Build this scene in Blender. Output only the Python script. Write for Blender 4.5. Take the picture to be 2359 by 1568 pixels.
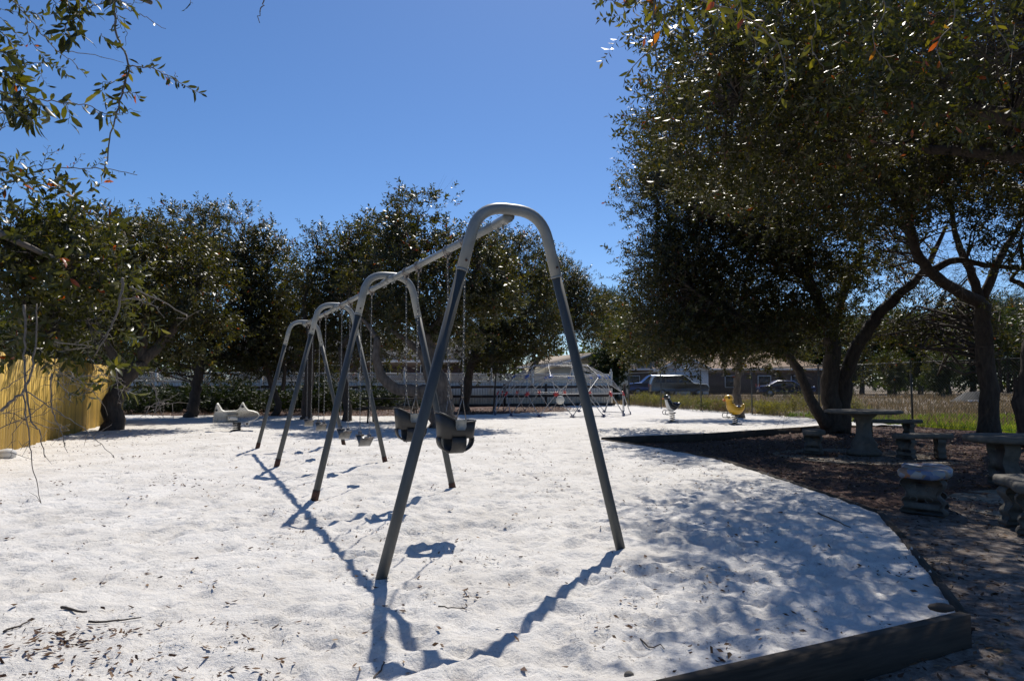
import bpy, math, random
import numpy as np
from mathutils import Vector, geometry
R = math.radians
rnd = random.Random(7)
rg = np.random.default_rng(11)
SC = bpy.context.scene
COL = SC.collection
for _o in list(bpy.data.objects):
    bpy.data.objects.remove(_o)

# ------------------------------------------------------------------ camera, sky, sun, exposure
CAMZ, FPX, PITCH = 1.22, 1600.0, math.atan(101 / 1600)
cam = bpy.data.cameras.new('camera')
cam.sensor_width = 36
cam.lens = 36 * FPX / 2359
cam.clip_start = 0.05
cam.clip_end = 2000
camo = bpy.data.objects.new('camera', cam)
COL.objects.link(camo)
camo.location = (0, 0, CAMZ)
camo.rotation_euler = (math.pi / 2 + PITCH, 0, 0)
SC.camera = camo

SUN_AZ, SUN_EL = R(11.2), R(54.6)
world = bpy.data.worlds.new("World")
SC.world = world
world.use_nodes = True
wn = world.node_tree
bg = wn.nodes['Background']
sky = wn.nodes.new('ShaderNodeTexSky')
sky.sky_type = 'NISHITA'
sky.sun_disc = False
sky.sun_elevation = SUN_EL
sky.sun_rotation = SUN_AZ
sky.air_density = 0.8
sky.dust_density = 0.25
sky.ozone_density = 6.0
hs = wn.nodes.new('ShaderNodeHueSaturation')
hs.inputs['Saturation'].default_value = 1.12
hs.inputs['Hue'].default_value = 0.502
wn.links.new(sky.outputs[0], hs.inputs['Color'])
wn.links.new(hs.outputs[0], bg.inputs[0])
bg.inputs[1].default_value = 0.122
sl = bpy.data.lights.new('sun', 'SUN')
sl.energy = 5.0
sl.angle = R(0.53)
sl.color = (1.0, 0.945, 0.86)
suno = bpy.data.objects.new('sun', sl)
COL.objects.link(suno)
sdir = Vector((math.sin(SUN_AZ) * math.cos(SUN_EL), math.cos(SUN_AZ) * math.cos(SUN_EL), math.sin(SUN_EL)))
suno.rotation_euler = (-sdir).to_track_quat('-Z', 'Y').to_euler()
suno.location = sdir * 60
SC.view_settings.view_transform = 'Standard'
SC.view_settings.look = 'None'
SC.view_settings.gamma = 1
SC.view_settings.use_curve_mapping = False
SC.view_settings.exposure = 0.0

# ------------------------------------------------------------------ measuring helpers
def _dir(px, py):
    x = (px - 1179.5) / FPX
    y = (784 - py) / FPX
    return np.array([x, math.cos(PITCH) - y * math.sin(PITCH), math.sin(PITCH) + y * math.cos(PITCH)])
def gp(px, py, z=0.0):
    d = _dir(px, py)
    t = (z - CAMZ) / d[2]
    return np.array([d[0] * t, d[1] * t, z])
def at(px, py, Y):
    d = _dir(px, py)
    t = Y / d[1]
    return np.array([d[0] * t, Y, CAMZ + d[2] * t])

# ------------------------------------------------------------------ object helpers
def mesh(name, V, faces, smooth=False, tint=None, col=None):
    V = np.asarray(V, dtype=np.float32).reshape(-1, 3)
    if isinstance(faces, np.ndarray):
        faces = [faces]
    faces = [f for f in faces if len(f)]
    m = bpy.data.meshes.new(name)
    m.vertices.add(len(V))
    m.vertices.foreach_set('co', V.ravel())
    nl = sum(f.size for f in faces)
    nf = sum(len(f) for f in faces)
    m.loops.add(nl)
    m.loops.foreach_set('vertex_index', np.concatenate([f.ravel() for f in faces]).astype(np.int32))
    m.polygons.add(nf)
    st = []
    s = 0
    for f in faces:
        st.append(s + np.arange(len(f)) * f.shape[1])
        s += f.size
    m.polygons.foreach_set('loop_start', np.concatenate(st).astype(np.int32))
    m.update(calc_edges=True)
    if smooth:
        m.polygons.foreach_set('use_smooth', np.ones(nf, dtype=bool))
    if tint is not None:
        a = m.attributes.new('tint', 'FLOAT', 'FACE')
        a.data.foreach_set('value', np.asarray(tint, dtype=np.float32))
    return m

def link(name, data, mat=None, parent=None, world=True):
    """world=True: the mesh is in world coordinates, so it is put back by the parent's place."""
    o = bpy.data.objects.new(name, data)
    COL.objects.link(o)
    if mat is not None and data is not None and len(data.materials) == 0:
        data.materials.append(mat)
    if parent is not None:
        o.parent = parent
        if world:
            p, l = parent, Vector((0, 0, 0))
            while p is not None:
                l += p.location
                p = p.parent
            o.location = -l
    return o
def thing(name, label, cat, loc=(0, 0, 0), rz=0.0, group=None):
    o = bpy.data.objects.new(name, None)
    COL.objects.link(o)
    o.empty_display_size = 0.1
    o.location = Vector([float(v) for v in loc])
    o.rotation_euler = (0, 0, rz)
    return tag(o, label, cat, group)
def tag(o, label, cat, group=None, kind=None):
    o['label'] = label
    o['category'] = cat
    if group:
        o['group'] = group
    if kind:
        o['kind'] = kind
    return o
def kids(o):
    return [c for c in bpy.data.objects if c.parent == o]
def copy_tree(o, parent=None):
    c = o.copy()
    COL.objects.link(c)
    c.parent = parent
    for ch in kids(o):
        copy_tree(ch, c)
    return c

class Geo:
    def __init__(s):
        s.V = []
        s.F = {}
        s.n = 0
    def add(s, V, *faces):
        V = np.asarray(V, dtype=float).reshape(-1, 3)
        for f in faces:
            f = np.asarray(f, dtype=int)
            if f.size:
                s.F.setdefault(f.shape[1], []).append(f + s.n)
        s.V.append(V)
        s.n += len(V)
        return s
    def box(s, c, d, rz=0.0, rx=0.0, ry=0.0):
        d = np.array(d) / 2
        V = np.array([[x, y, z] for x in (-1, 1) for y in (-1, 1) for z in (-1, 1)]) * d
        V = V @ rot(rx, ry, rz).T + np.array(c)
        return s.add(V, [[0, 1, 3, 2], [4, 6, 7, 5], [0, 4, 5, 1], [2, 3, 7, 6], [0, 2, 6, 4], [1, 5, 7, 3]])
    def beam(s, a, b, w, h):
        a, b = np.array(a, float), np.array(b, float)
        t = b - a
        L = np.linalg.norm(t)
        t /= L
        up = np.array([0, 0, 1.0]) if abs(t[2]) < .95 else np.array([0, 1.0, 0])
        x = np.cross(t, up); x /= np.linalg.norm(x)
        u = np.cross(x, t)
        V = [p + x * i * w / 2 + u * j * h / 2 for p in (a, b) for i in (-1, 1) for j in (-1, 1)]
        return s.add(V, [[0, 1, 3, 2], [4, 6, 7, 5], [0, 4, 5, 1], [2, 3, 7, 6], [0, 2, 6, 4], [1, 5, 7, 3]])
    def tube(s, pts, rad, n=8, cap=True, sq=(1, 1)):
        V, Q, T = tube(pts, rad, n, cap, sq)
        return s.add(V, Q, T)
    def lathe(s, prof, n=24, c=(0, 0, 0), axis='z'):
        prof = np.array(prof, float)
        a = np.linspace(0, 2 * math.pi, n, endpoint=False)
        V = np.stack([np.outer(prof[:, 0], np.cos(a)), np.outer(prof[:, 0], np.sin(a)), np.repeat(prof[:, 1:2], n, 1)], -1).reshape(-1, 3)
        if axis == 'y':
            V = V[:, [0, 2, 1]]
        if axis == 'x':
            V = V[:, [2, 0, 1]]
        k = len(prof)
        i, j = np.meshgrid(np.arange(k - 1), np.arange(n), indexing='ij')
        Q = np.stack([i * n + j, i * n + (j + 1) % n, (i + 1) * n + (j + 1) % n, (i + 1) * n + j], -1).reshape(-1, 4)
        return s.add(V + np.array(c), Q)
    def extrude(s, outline, y0, y1, inset=0.0):
        """outline in (x,z); extruded along y, edges eased by inset"""
        o = np.array(outline, float)
        n = len(o)
        nx, pv = np.roll(o, -1, 0), np.roll(o, 1, 0)
        t = nx - pv
        nr = np.stack([t[:, 1], -t[:, 0]], -1)
        nr /= np.linalg.norm(nr, axis=1)[:, None] + 1e-9
        area = 0.5 * np.sum(o[:, 0] * nx[:, 1] - nx[:, 0] * o[:, 1])
        if area < 0:
            nr = -nr
        inn = o - nr * inset
        sgn = 1 if y1 > y0 else -1
        lay = [(inn, y0), (o, y0 + sgn * inset), (o, y1 - sgn * inset), (inn, y1)] if inset > 0 else [(o, y0), (o, y1)]
        V = np.concatenate([np.stack([l[:, 0], np.full(n, y), l[:, 1]], -1) for l, y in lay])
        k = len(lay)
        j = np.arange(n)
        Q = np.concatenate([np.stack([i * n + j, i * n + (j + 1) % n, (i + 1) * n + (j + 1) % n, (i + 1) * n + j], -1) for i in range(k - 1)])
        tri = geometry.tessellate_polygon([[Vector((p[0], p[1], 0)) for p in inn]])
        T = np.array(tri)
        s.add(V, Q, T, T[:, ::-1] + (k - 1) * n)
        return s
    def ball(s, c, r, n=10, m=7):
        r = (r, r, r) if np.isscalar(r) else r
        th = np.linspace(0.02, math.pi - 0.02, m)
        V0 = s.n
        g = Geo().lathe(np.stack([np.sin(th), np.cos(th)], -1), n)
        V = np.concatenate(g.V) * np.array(r) + np.array(c)
        s.add(V, *[np.concatenate(f) for f in g.F.values()])
        return s
    def xf(s, M=None, t=(0, 0, 0)):
        for i in range(len(s.V)):
            if M is not None:
                s.V[i] = s.V[i] @ np.asarray(M).T
            s.V[i] = s.V[i] + np.array(t)
        return s
    def mesh(s, name, smooth=False):
        return mesh(name, np.concatenate(s.V), [np.concatenate(f) for f in s.F.values()], smooth)
    def obj(s, name, mat, parent=None, smooth=False, world=True):
        return link(name, s.mesh(name, smooth), mat, parent, world)

def rot(rx=0, ry=0, rz=0):
    cx, sx, cy, sy, cz, sz = math.cos(rx), math.sin(rx), math.cos(ry), math.sin(ry), math.cos(rz), math.sin(rz)
    X = np.array([[1, 0, 0], [0, cx, -sx], [0, sx, cx]])
    Y = np.array([[cy, 0, sy], [0, 1, 0], [-sy, 0, cy]])
    Z = np.array([[cz, -sz, 0], [sz, cz, 0], [0, 0, 1]])
    return Z @ Y @ X

def tube(pts, rad, n=8, cap=True, sq=(1, 1), noise=0.0, seed=0):
    P = np.array(pts, float)
    k = len(P)
    rad = np.full(k, rad, float) if np.isscalar(rad) else np.array(rad, float)
    T = np.gradient(P, axis=0)
    T /= np.linalg.norm(T, axis=1)[:, None] + 1e-12
    u = np.cross(T[0], [0, 0, 1.0])
    if np.linalg.norm(u) < 0.1:
        u = np.cross(T[0], [0, 1.0, 0])
    u /= np.linalg.norm(u)
    a = np.linspace(0, 2 * math.pi, n, endpoint=False)
    rows = []
    g = np.random.default_rng(seed)
    base = 1 + noise * g.normal(size=n)
    for i in range(k):
        u = u - T[i] * np.dot(u, T[i])
        u /= np.linalg.norm(u)
        v = np.cross(T[i], u)
        if noise:
            base = base * .7 + .3 * (1 + noise * 2 * g.normal(size=n))
        rr = rad[i] * base
        rows.append(P[i] + np.outer(np.cos(a) * rr * sq[0], u) + np.outer(np.sin(a) * rr * sq[1], v))
    V = np.concatenate(rows)
    i, j = np.meshgrid(np.arange(k - 1), np.arange(n), indexing='ij')
    Q = np.stack([i * n + j, i * n + (j + 1) % n, (i + 1) * n + (j + 1) % n, (i + 1) * n + j], -1).reshape(-1, 4)
    TT = np.zeros((0, 3), int)
    if cap:
        V = np.concatenate([V, P[:1], P[-1:]])
        c0, c1 = k * n, k * n + 1
        j = np.arange(n)
        TT = np.concatenate([np.stack([(j + 1) % n, j, np.full(n, c0)], -1),
                             np.stack([(k - 1) * n + j, (k - 1) * n + (j + 1) % n, np.full(n, c1)], -1)])
    return V, Q, TT

def smoothpath(pts, n=6):
    """Catmull-Rom through the points"""
    P = np.array(pts, float)
    P = np.concatenate([[2 * P[0] - P[1]], P, [2 * P[-1] - P[-2]]])
    out = []
    for i in range(1, len(P) - 2):
        for t in np.linspace(0, 1, n, endpoint=False):
            a, b, c, d = P[i - 1], P[i], P[i + 1], P[i + 2]
            out.append(0.5 * ((2 * b) + (c - a) * t + (2 * a - 5 * b + 4 * c - d) * t * t + (3 * b - a - 3 * c + d) * t ** 3))
    out.append(P[-2])
    return np.array(out)

def many_tubes(P, r, n=3):
    """P (M,K,3), r (M,K): thin twigs in one go"""
    M, K, _ = P.shape
    T = np.gradient(P, axis=1)
    T /= np.linalg.norm(T, axis=2, keepdims=True) + 1e-9
    u = np.cross(T, np.array([0.3, 0.2, 1.0]))
    u /= np.linalg.norm(u, axis=2, keepdims=True) + 1e-9
    v = np.cross(T, u)
    a = np.arange(n) * 2 * math.pi / n
    V = P[:, :, None] + r[:, :, None, None] * (np.cos(a)[None, None, :, None] * u[:, :, None] + np.sin(a)[None, None, :, None] * v[:, :, None])
    m, k, j = np.meshgrid(np.arange(M), np.arange(K - 1), np.arange(n), indexing='ij')
    b = m * K * n
    Q = np.stack([b + k * n + j, b + k * n + (j + 1) % n, b + (k + 1) * n + (j + 1) % n, b + (k + 1) * n + j], -1).reshape(-1, 4)
    return V.reshape(-1, 3), Q

# value noise
def vnoise(x, y, s, seed):
    x = np.asarray(x, float) / s
    y = np.asarray(y, float) / s
    xi, yi = np.floor(x).astype(np.int64), np.floor(y).astype(np.int64)
    fx, fy = x - xi, y - yi
    fx, fy = fx * fx * (3 - 2 * fx), fy * fy * (3 - 2 * fy)
    def h(a, b):
        v = (a * 374761393 + b * 668265263 + seed * 974634777) & 0x7fffffff
        v = ((v ^ (v >> 13)) * 1274126177) & 0x7fffffff
        return ((v ^ (v >> 16)) & 0xffff) / 65535.0
    a, b, c, d = h(xi, yi), h(xi + 1, yi), h(xi, yi + 1), h(xi + 1, yi + 1)
    return (a * (1 - fx) + b * fx) * (1 - fy) + (c * (1 - fx) + d * fx) * fy - 0.5

# ------------------------------------------------------------------ materials
def material(name):
    m = bpy.data.materials.new(name)
    m.use_nodes = True
    nt = m.node_tree
    return m, nt, nt.nodes['Principled BSDF']
def N(nt, typ, **kw):
    n = nt.nodes.new(typ)
    for k, v in kw.items():
        if hasattr(n, k):
            setattr(n, k, v)
        else:
            n.inputs[k.replace('_', ' ')].default_value = v
    return n
def ramp(nt, fac, stops):
    r = nt.nodes.new('ShaderNodeValToRGB')
    e = r.color_ramp.elements
    while len(e) < len(stops):
        e.new(0.5)
    for i, (p, c) in enumerate(stops):
        e[i].position = p
        e[i].color = (c[0], c[1], c[2], 1)
    nt.links.new(fac, r.inputs[0])
    return r.outputs[0]
def coords(nt, scale=(1, 1, 1)):
    tc = nt.nodes.new('ShaderNodeTexCoord')
    mp = nt.nodes.new('ShaderNodeMapping')
    mp.inputs['Scale'].default_value = scale
    nt.links.new(tc.outputs['Object'], mp.inputs[0])
    return mp.outputs[0]
def noise(nt, vec, scale, detail=4, rough=0.6):
    n = nt.nodes.new('ShaderNodeTexNoise')
    n.inputs['Scale'].default_value = scale
    n.inputs['Detail'].default_value = detail
    n.inputs['Roughness'].default_value = rough
    nt.links.new(vec, n.inputs['Vector'])
    return n.outputs[0]
def bump(nt, b, h, strength=0.4, dist=0.01):
    bp = nt.nodes.new('ShaderNodeBump')
    bp.inputs['Strength'].default_value = strength
    bp.inputs['Distance'].default_value = dist
    nt.links.new(h, bp.inputs['Height'])
    nt.links.new(bp.outputs[0], b.inputs['Normal'])
def mat(name, c1, c2=None, scale=4, rough=0.6, metal=0.0, stretch=(1, 1, 1), bmp=0.0, bdist=0.005, stain=None, coat=0.0, spec=None, lo=.3, hi=.7):
    m, nt, b = material(name)
    b.inputs['Roughness'].default_value = rough
    b.inputs['Metallic'].default_value = metal
    if spec is not None:
        b.inputs['Specular IOR Level'].default_value = spec
    if coat:
        b.inputs['Coat Weight'].default_value = coat
        b.inputs['Coat Roughness'].default_value = 0.12
    v = coords(nt, stretch)
    n = noise(nt, v, scale)
    c2 = c2 or tuple(x * 0.7 for x in c1)
    out = ramp(nt, n, [(lo, c2), (hi, c1)])
    if stain:
        sc_, lo_, hi_, cs = stain
        n2 = noise(nt, coords(nt), sc_, 6, 0.7)
        f = nt.nodes.new('ShaderNodeMapRange')
        f.inputs[1].default_value = lo_
        f.inputs[2].default_value = hi_
        nt.links.new(n2, f.inputs[0])
        mx = nt.nodes.new('ShaderNodeMixRGB')
        nt.links.new(f.outputs[0], mx.inputs[0])
        nt.links.new(out, mx.inputs[1])
        mx.inputs[2].default_value = (*cs, 1)
        out = mx.outputs[0]
    nt.links.new(out, b.inputs['Base Color'])
    if bmp:
        bump(nt, b, n, bmp, bdist)
    return m

def leaf_mat(name, stops, rough=0.4, trans=0.45, spec=0.6, tmul=(2.25, 2.05, .5)):
    m, nt, b = material(name)
    at_ = nt.nodes.new('ShaderNodeAttribute')
    at_.attribute_name = 'tint'
    mr = nt.nodes.new('ShaderNodeMapRange')
    mr.inputs[1].default_value = -1
    mr.inputs[2].default_value = 1
    nt.links.new(at_.outputs['Fac'], mr.inputs[0])
    c = ramp(nt, mr.outputs[0], stops)
    nt.links.new(c, b.inputs['Base Color'])
    b.inputs['Roughness'].default_value = rough
    b.inputs['Specular IOR Level'].default_value = spec
    tr = nt.nodes.new('ShaderNodeBsdfTranslucent')
    mul = nt.nodes.new('ShaderNodeMixRGB')
    mul.blend_type = 'MULTIPLY'
    mul.inputs[0].default_value = 1
    mul.inputs[2].default_value = (*tmul, 1)
    nt.links.new(c, mul.inputs[1])
    nt.links.new(mul.outputs[0], tr.inputs[0])
    mx = nt.nodes.new('ShaderNodeMixShader')
    mx.inputs[0].default_value = trans
    nt.links.new(b.outputs[0], mx.inputs[1])
    nt.links.new(tr.outputs[0], mx.inputs[2])
    nt.links.new(mx.outputs[0], nt.nodes['Material Output'].inputs['Surface'])
    return m

STEM = (.06, .045, .035)
M = {}
M['leaf_oak'] = leaf_mat('oak_leaf', [(0, STEM), (.3, STEM), (.5, (.019, .023, .008)), (.72, (.040, .043, .012)), (.88, (.085, .068, .018)), (.95, (.13, .06, .016)), (1, (.12, .03, .012))])
M['leaf_far'] = leaf_mat('far_leaf', [(0, STEM), (.3, STEM), (.5, (.018, .032, .013)), (.75, (.034, .052, .016)), (.95, (.06, .075, .02)), (1, (.08, .07, .02))], rough=.5, spec=.4)
M['leaf_shrub'] = leaf_mat('shrub_leaf', [(0, STEM), (.3, STEM), (.5, (.010, .018, .007)), (1, (.03, .045, .014))], rough=.55, spec=.25, trans=.25)
M['leaf_pine'] = leaf_mat('pine_leaf', [(0, STEM), (.3, STEM), (.5, (.012, .03, .016)), (1, (.03, .06, .025))], rough=.5, trans=.15)
M['leaf_near'] = leaf_mat('near_leaf', [(0, STEM), (.3, STEM), (.5, (.020, .024, .007)), (.75, (.05, .056, .011)), (.9, (.12, .11, .016)), (.95, (.24, .12, .02)), (1, (.22, .05, .015))], rough=.34, trans=.45)
M['leaf_weed'] = leaf_mat('weed_leaf', [(0, (.10, .07, .04)), (.5, (.085, .08, .035)), (.8, (.14, .15, .04)), (1, (.35, .30, .04))], rough=.6, trans=.4, spec=.2)
M['grass_green'] = leaf_mat('green_grass', [(0, (.16, .12, .05)), (.5, (.07, .13, .02)), (.8, (.13, .21, .035)), (1, (.26, .28, .08))], rough=.6, trans=.4, spec=.2)
M['grass_dry'] = leaf_mat('dry_grass', [(0, (.14, .10, .07)), (.5, (.13, .105, .06)), (.8, (.24, .175, .11)), (1, (.38, .25, .14))], rough=.7, trans=.35, spec=.1, tmul=(1.2, 1.2, 1))
M['litter'] = leaf_mat('dead_leaves', [(0, (.05, .03, .02)), (.5, (.03, .018, .012)), (.75, (.085, .04, .022)), (.92, (.20, .11, .05)), (1, (.36, .25, .14))], rough=.6, trans=.15, spec=.3, tmul=(1, 1, 1))
M['bark'] = mat('oak_bark', (.085, .066, .052), (.03, .024, .02), 16, .9, stretch=(1, 1, .25), bmp=1.0, bdist=.03)
M['bark_pale'] = mat('pale_bark', (.17, .14, .115), (.07, .055, .045), 14, .9, stretch=(1, 1, .3), bmp=.8, bdist=.02)
M['twig'] = mat('dry_twig', (.24, .20, .165), (.12, .10, .08), 30, .8)
M['galv'] = mat('galvanised_steel', (.085, .088, .084), (.045, .048, .046), 9, .5, .1, stretch=(1, 1, .25), stain=(5, .62, .75, (.12, .08, .05)))
M['painted'] = mat('pale_painted_steel', (.25, .26, .25), (.19, .20, .19), 7, .42, .0, stain=(9, .66, .72, (.22, .12, .07)), coat=.15)
M['rust'] = mat('rusty_steel', (.11, .045, .025), (.05, .03, .022), 22, .85, .1, bmp=.4)
M['hardware'] = mat('worn_zinc', (.30, .29, .28), (.15, .12, .10), 30, .45, .7)
M['chain'] = mat('chain_steel', (.25, .25, .25), (.13, .125, .12), 40, .4, .8)
M['rubber'] = mat('black_rubber', (.022, .021, .021), (.014, .014, .014), 12, .5, bmp=.1)
M['belt'] = mat('grey_rubber_belt', (.10, .097, .09), (.07, .067, .06), 20, .28, bmp=.1)
M['timber'] = mat('weathered_timber', (.055, .042, .03), (.022, .017, .012), 14, .95, stretch=(.25, .25, 4), bmp=.5)
M['dark_timber'] = mat('dark_timber', (.06, .045, .034), (.032, .024, .018), 10, .85, bmp=.4)
M['fence_wood'] = mat('yellow_pine', (.68, .44, .085), (.52, .33, .055), 6, .7, stretch=(8, 8, .5), bmp=.2, stain=(1.4, .6, .85, (.40, .25, .08)))
_nt = M['fence_wood'].node_tree; _b = _nt.nodes['Principled BSDF']; _src = _b.inputs['Base Color'].links[0].from_socket
_oi = _nt.nodes.new('ShaderNodeObjectInfo'); _mr = _nt.nodes.new('ShaderNodeMapRange'); _mr.inputs[3].default_value = .68; _mr.inputs[4].default_value = 1.12
_nt.links.new(_oi.outputs['Random'], _mr.inputs[0]); _vm = _nt.nodes.new('ShaderNodeVectorMath'); _vm.operation = 'SCALE'
_nt.links.new(_src, _vm.inputs[0]); _nt.links.new(_mr.outputs[0], _vm.inputs['Scale']); _nt.links.new(_vm.outputs[0], _b.inputs['Base Color'])
M['vinyl'] = mat('cream_vinyl', (.80, .74, .63), (.72, .66, .56), 2, .5)
M['vinyl_gap'] = mat('vinyl_shade', (.30, .28, .24), (.26, .24, .2), 2, .7)
M['concrete'] = mat('stone_concrete', (.155, .14, .115), (.08, .072, .06), 9, .85, bmp=.5, bdist=.006, stain=(4, .5, .7, (.10, .09, .075)))
M['pad'] = mat('pad_concrete', (.27, .235, .19), (.15, .13, .105), 7, .9, bmp=.3, stain=(2.5, .5, .75, (.14, .10, .07)))
M['rock'] = mat('white_rock', (.68, .67, .64), (.5, .49, .47), 5, .8, bmp=.5, bdist=.02)
M['silver'] = mat('silver_paint', (.38, .38, .38), (.26, .26, .26), 10, .35, .3)
M['white_node'] = mat('white_plastic', (.72, .72, .72), (.6, .6, .6), 10, .35)
M['blue'] = mat('blue_plastic', (.035, .12, .42), (.025, .09, .33), 10, .3, coat=.3)
M['dark_blue'] = mat('dark_blue_plastic', (.012, .03, .12), (.01, .02, .09), 10, .25, coat=.4)
M['red'] = mat('red_plastic', (.50, .035, .03), (.38, .03, .025), 10, .35, coat=.2)
M['yellow'] = mat('duck_yellow', (.72, .43, .03), (.60, .33, .025), 5, .4, coat=.3, stain=(14, .66, .74, (.3, .16, .05)))
M['orange'] = mat('beak_orange', (.65, .18, .04), (.55, .14, .03), 8, .4)
M['black'] = mat('black_paint', (.014, .014, .015), (.01, .01, .01), 8, .3, coat=.4)
M['white'] = mat('white_paint', (.78, .77, .74), (.66, .65, .62), 5, .45)
M['worn_white'] = mat('worn_white_paint', (.68, .67, .62), (.55, .54, .49), 5, .5, stain=(30, .56, .66, (.22, .17, .11)), coat=.1)
M['siding'] = mat('cream_siding', (.60, .57, .47), (.54, .51, .42), 3, .7)
M['brick_dark'] = mat('brown_wall', (.085, .05, .045), (.06, .037, .033), 12, .85)
M['roof_tan'] = mat('tan_shingles', (.33, .27, .20), (.22, .175, .13), 18, .9, bmp=.4)
M['roof_brown'] = mat('brown_shingles', (.26, .18, .12), (.18, .12, .08), 14, .9, bmp=.4)
M['roof_grey'] = mat('grey_shingles', (.12, .12, .125), (.08, .08, .085), 14, .9, bmp=.4)
M['trim'] = mat('white_trim', (.70, .71, .72), (.62, .63, .64), 3, .5)
M['glass'] = mat('dark_glass', (.03, .04, .045), (.02, .025, .03), 3, .08)
M['van_white'] = mat('van_silver', (.26, .29, .30), (.22, .25, .26), 3, .3, .3, coat=.6)
M['van_blue'] = mat('van_blue', (.03, .12, .40), (.025, .1, .33), 3, .3, .2, coat=.6)
M['tyre'] = mat('tyre', (.02, .02, .02), None, 8, .8)

# sand with its own grain and drift stains
m, nt, b = material('white_sand')
v = coords(nt)
n1 = noise(nt, v, 1.3, 5, .6)
n2 = noise(nt, v, 60, 5, .8)
n3 = noise(nt, v, 9, 5, .7)
c = ramp(nt, n1, [(.25, (.61, .58, .535)), (.6, (.755, .73, .69))])
sp = ramp(nt, n2, [(.30, (.35, .32, .29)), (.41, (.93, .92, .91)), (.7, (1.05, 1.05, 1.05))])
mx = nt.nodes.new('ShaderNodeMixRGB'); mx.blend_type = 'MULTIPLY'; mx.inputs[0].default_value = .8
nt.links.new(c, mx.inputs[1]); nt.links.new(sp, mx.inputs[2])
d3 = ramp(nt, n3, [(.28, (.80, .77, .73)), (.45, (1, 1, 1))])
mx2 = nt.nodes.new('ShaderNodeMixRGB'); mx2.blend_type = 'MULTIPLY'; mx2.inputs[0].default_value = .7
nt.links.new(mx.outputs[0], mx2.inputs[1]); nt.links.new(d3, mx2.inputs[2])
nt.links.new(mx2.outputs[0], b.inputs['Base Color'])
b.inputs['Roughness'].default_value = .95
b.inputs['Specular IOR Level'].default_value = .15
ad = nt.nodes.new('ShaderNodeMath'); ad.operation = 'ADD'
nt.links.new(n2, ad.inputs[0])
n4 = noise(nt, v, 22, 4, .6)
mm = nt.nodes.new('ShaderNodeMath'); mm.operation = 'MULTIPLY'; mm.inputs[1].default_value = 2.0
nt.links.new(n4, mm.inputs[0]); nt.links.new(mm.outputs[0], ad.inputs[1])
bump(nt, b, ad.outputs[0], .75, .016)
M['sand'] = m
# mulch bed: red-brown chips and soil, paler sandy soil close to the near edge
m, nt, b = material('mulch_soil')
v = coords(nt)
n1 = noise(nt, v, 28, 6, .8)
c1 = ramp(nt, n1, [(.3, (.014, .008, .006)), (.5, (.07, .032, .020)), (.68, (.19, .095, .06)), (.8, (.33, .21, .15))])
c2 = ramp(nt, noise(nt, v, 12, 6, .75), [(.35, (.07, .045, .03)), (.5, (.20, .16, .13)), (.72, (.36, .32, .28))])
sx = nt.nodes.new('ShaderNodeSeparateXYZ'); nt.links.new(v, sx.inputs[0])
n5 = noise(nt, v, .9, 3, .6)
m1 = nt.nodes.new('ShaderNodeMath'); m1.operation = 'MULTIPLY_ADD'; m1.inputs[1].default_value = 5.0
nt.links.new(n5, m1.inputs[0]); nt.links.new(sx.outputs[1], m1.inputs[2])
mr = nt.nodes.new('ShaderNodeMapRange'); mr.inputs[1].default_value = 9.2; mr.inputs[2].default_value = 10.6
nt.links.new(m1.outputs[0], mr.inputs[0])
mx = nt.nodes.new('ShaderNodeMixRGB')
nt.links.new(mr.outputs[0], mx.inputs[0]); nt.links.new(c2, mx.inputs[1]); nt.links.new(c1, mx.inputs[2])
nt.links.new(mx.outputs[0], b.inputs['Base Color'])
b.inputs['Roughness'].default_value = .95
bump(nt, b, n1, .8, .02)
M['mulch'] = m
# field
m, nt, b = material('field_soil')
v = coords(nt)
c1 = ramp(nt, noise(nt, v, .35, 6, .75), [(.3, (.10, .11, .045)), (.42, (.19, .15, .10)), (.62, (.21, .17, .135)), (.78, (.12, .13, .05))])
nt.links.new(c1, b.inputs['Base Color'])
b.inputs['Roughness'].default_value = 1
bump(nt, b, noise(nt, v, 14, 5, .8), .8, .05)
M['field'] = m
# painted mosaic seat top
m, nt, b = material('mosaic_stone')
v = coords(nt, (1, 1, 1))
vo = nt.nodes.new('ShaderNodeTexVoronoi'); vo.inputs['Scale'].default_value = 16
nt.links.new(v, vo.inputs['Vector'])
sx = nt.nodes.new('ShaderNodeSeparateXYZ'); nt.links.new(vo.outputs['Color'], sx.inputs[0])
c1 = ramp(nt, sx.outputs[0], [(.0, (.07, .11, .22)), (.3, (.19, .23, .32)), (.5, (.33, .33, .32)), (.75, (.25, .21, .15)), (.86, (.38, .14, .06)), (1, (.2, .16, .12))])
r = nt.nodes[-1]
nt.links.new(c1, b.inputs['Base Color'])
b.inputs['Roughness'].default_value = .55
M['mosaic'] = m

# ------------------------------------------------------------------ ground, sand, mulch
# edge of the sand pit along the timber border (world points measured on the ground)
E0 = gp(1640, 1568)
E1 = gp(2223, 1430)
dE = (E0 - E1) / np.linalg.norm(E0 - E1)
EDGE = [E1 + dE * 6.5, E1] + [gp(*p) for p in [(2164, 1348), (2080, 1243), (2024, 1182), (1933, 1149), (1747, 1087), (1656, 1058), (1520, 1032)]] + [gp(1386, 1012)] \
    + [gp(1619, 1003), gp(1842, 987)]
EDGE = [np.array([p[0], p[1]]) for p in EDGE]
FP0 = gp(1446, 934); FP0 = np.array([6.75, 40.2])        # chain-link line, far end and direction
FD = np.array([0.25, -0.968]); FD /= np.linalg.norm(FD)
def fence_x(y):
    return FP0[0] + (FP0[1] - y) * FD[0] / -FD[1]
last = EDGE[-1]
MUL = EDGE + [np.array([last[0] + 1.7, last[1] + 1.6]), np.array([fence_x(last[1] + 1.2) + .14, last[1] + 1.2])]
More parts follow.
